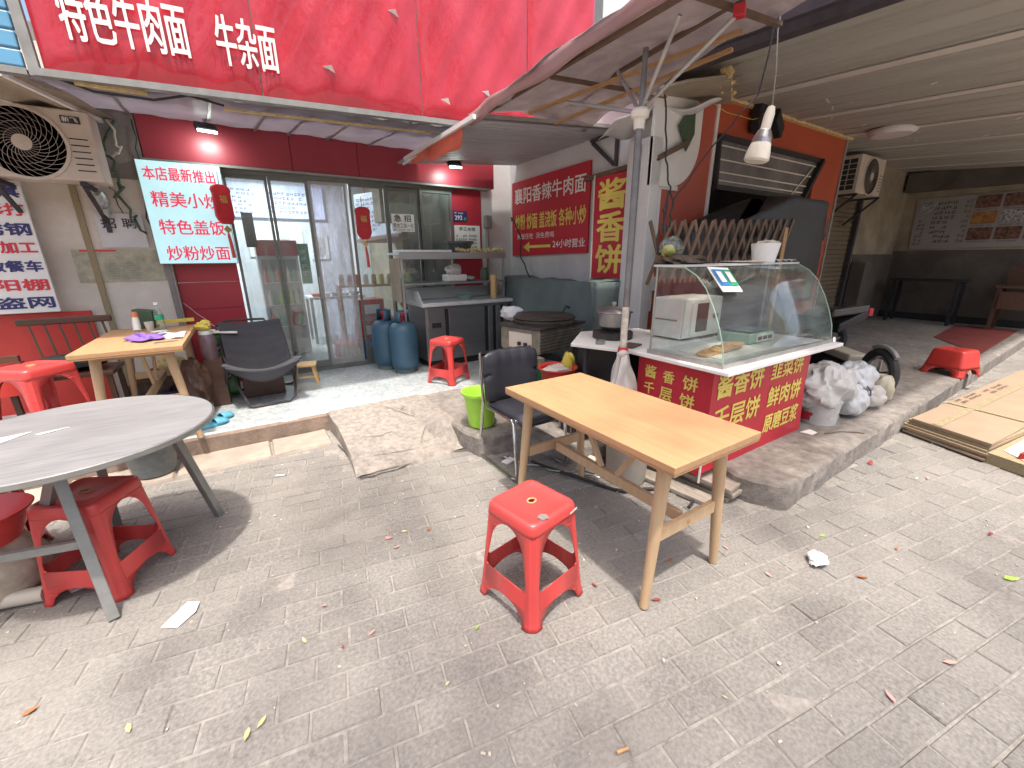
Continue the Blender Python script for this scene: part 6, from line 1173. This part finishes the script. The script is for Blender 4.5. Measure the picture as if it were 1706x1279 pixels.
MARKS = {'the front red stool': (.91,1.29), 'the right legs of the wooden table': (1.55,.93), 'the torn paper sheet': (-.46,2.0), 'the round grey table leg': (-.354,2.82), 'the crumpled tissue': (2.235,.635), 'the cardboard stack': (4.5,.6), 'the concrete platform corner': (2.6,.9), 'the bottom photo edge': (.6,.45), 'the bottom left photo corner': (-.8,1.5), 'the bottom right photo corner': (2.6,.0), 'the tip of the concrete ramp': (.47,2.78)}
used_l = set()
def scr_(x, y):
    v = Vector((x, y, 0))-CAM; d = v.dot(_f); return (685*v.dot(_r2)/d, -685*v.dot(_u2)/d)
def leaflabel(x, y, s, m_):
    p = scr_(x, y); ds = sorted((math.hypot(p[0]-scr_(*q)[0], p[1]-scr_(*q)[1]), n) for n, q in MARKS.items())
    for adj in ('', 'small ' if s < .026 else 'large ', 'curled '):
        for d, n in ds[:3]:
            q = scr_(*MARKS[n]); dx, dy = p[0]-q[0], p[1]-q[1]
            side = ('right of' if dx > 0 else 'left of') if abs(dx) > abs(dy) else ('below' if dy > 0 else 'above')
            l = adj+cn[m_]+' fallen leaf '+('just ' if d < 90 else '')+side+' '+n
            if l not in used_l: used_l.add(l); return l
    return l
rd = random.Random(2)
for x, y, s, m_ in LV:
    s *= .78; mb = MB(); leafm(mb, x, y, s, rd.random()*6); single('fallen_leaf', mb, m_, leaflabel(x, y, s, m_), 'leaf', (x, y, .002), 'fallen leaves on the paving', fix=False, solid=.0008)
single('cigarette_stub', MB().cyl((.75,.585,.006),(.79,.575,.006),.005), 'food', 'cigarette stub on the pavers near the bottom of the photo', 'cigarette stub', (.77,.58,.002))
single('paper_sheet', MB().prism([(-.535,1.965,.006),(-.475,1.925,.006),(-.415,1.985,.008),(-.405,2.045,.006),(-.45,2.065,.012),(-.50,2.01,.006)], (0,0,.002)), 'paper', 'torn white paper sheet on the paving near the round grey table', 'paper', (-.46,2.0,.004))
single('crumpled_tissue', blob((2.235,.635,.022), (.055,.04,.022), 71, 16, 10, .6), 'paper', 'crumpled white tissue on the paving right of the wooden table', 'tissue', (2.235,.635,.0), smooth=False, fix=False)
single('white_paper', MB().prism([(-.98,2.55,.006),(-.80,2.62,.006),(-.78,2.48,.006),(-.92,2.44,.006)], (0,0,.002)), 'paper', 'white paper under the dirty stool below the round grey table', 'paper', (-.87,2.5,.004))
single('white_packet', MB().ob((1.50,2.42,.008),(.10,.06,.01),(0,0,.3)), 'paper', 'small white packet on the paving under the black chair', 'packet', (1.5,2.42,.003))
for x, y, r_, a in ((.0,3.15,.035,.4),):
    single('foil_scrap', MB().ob((x,y,.004),(.06,.02,.004),(0,0,-.4)), 'steelw', 'shiny scrap on the paving in front of the curb stones', 'scrap', (x,y,.0))
gm = MB(); rd = random.Random(77)
for k in range(420):
    x = rd.uniform(-1.6, 5); y = rd.uniform(.0, 3.4)
    if blocked(x, y): continue
    s = abs(rd.gauss(.003, .003))+.0015; gm.ob((x, y, s*.4), (s*1.6, s, s*.8), (rd.random(), rd.random(), rd.random()*3))
o = tag(obj('grit', gm, 'pvc', loc=(1,1,0)), 'scattered tiny grit and crumbs over the paving', 'grit'); o['kind'] = 'stuff'

# ============================================================ STREET TREE (stands just behind the photographer, its crown overhead dapples the paving)
tre = thing('street_tree', 'leafy street tree overhanging the pavement in front of the shops', 'tree', (-1.2, -2.6, -.03))
obj('trunk', MB().tube([(-1.2,-2.6,-.05),(-1.15,-2.55,1.2),(-1.0,-2.45,2.6),(-.7,-2.2,3.8),(-.3,-1.9,5.0),(.0,-1.6,6.2)], [.20,.16,.14,.11,.08,.04], 14), 'bark', tre, smooth=True)
rd = random.Random(15)
for k in range(9):
    a = rd.random()*6.28; z0 = 3.2+k*.3; b0 = Vector((-.9+.1*k, -2.35+.09*k, z0)); e = b0+Vector((math.cos(a)*1.6+.6, math.sin(a)*1.3+.9, .9+rd.random()*.8)); obj('limb', MB().tube([b0, b0.lerp(e, .5)+Vector((0,0,.15)), e], [.06,.035,.015], 8), 'bark', tre, smooth=True)
mb = MB(); cl = [(Vector((rd.uniform(-3.2, 3.6), rd.uniform(-3.6, 1.3), rd.uniform(4.3, 6.6))), rd.uniform(.30, .62)) for _ in range(60)]
for c, r_ in cl:
    for j in range(int(90*r_/.45)):
        d = Vector((rd.gauss(0,1), rd.gauss(0,1), rd.gauss(0,.6))).normalized()*r_*rd.random()**.4; p = c+d; s_ = rd.uniform(.045,.09)
        m3 = Euler((rd.gauss(0,.7), rd.gauss(0,.7), rd.random()*6.28)).to_matrix(); mb.add([p+m3 @ Vector(v)*s_ for v in ((-1,0,0),(-.1,.42,.08),(1,0,-.1),(-.1,-.42,.08))], [(0,1,2,3)])
o = obj('crown', mb, 'leaf', tre, fix=False)
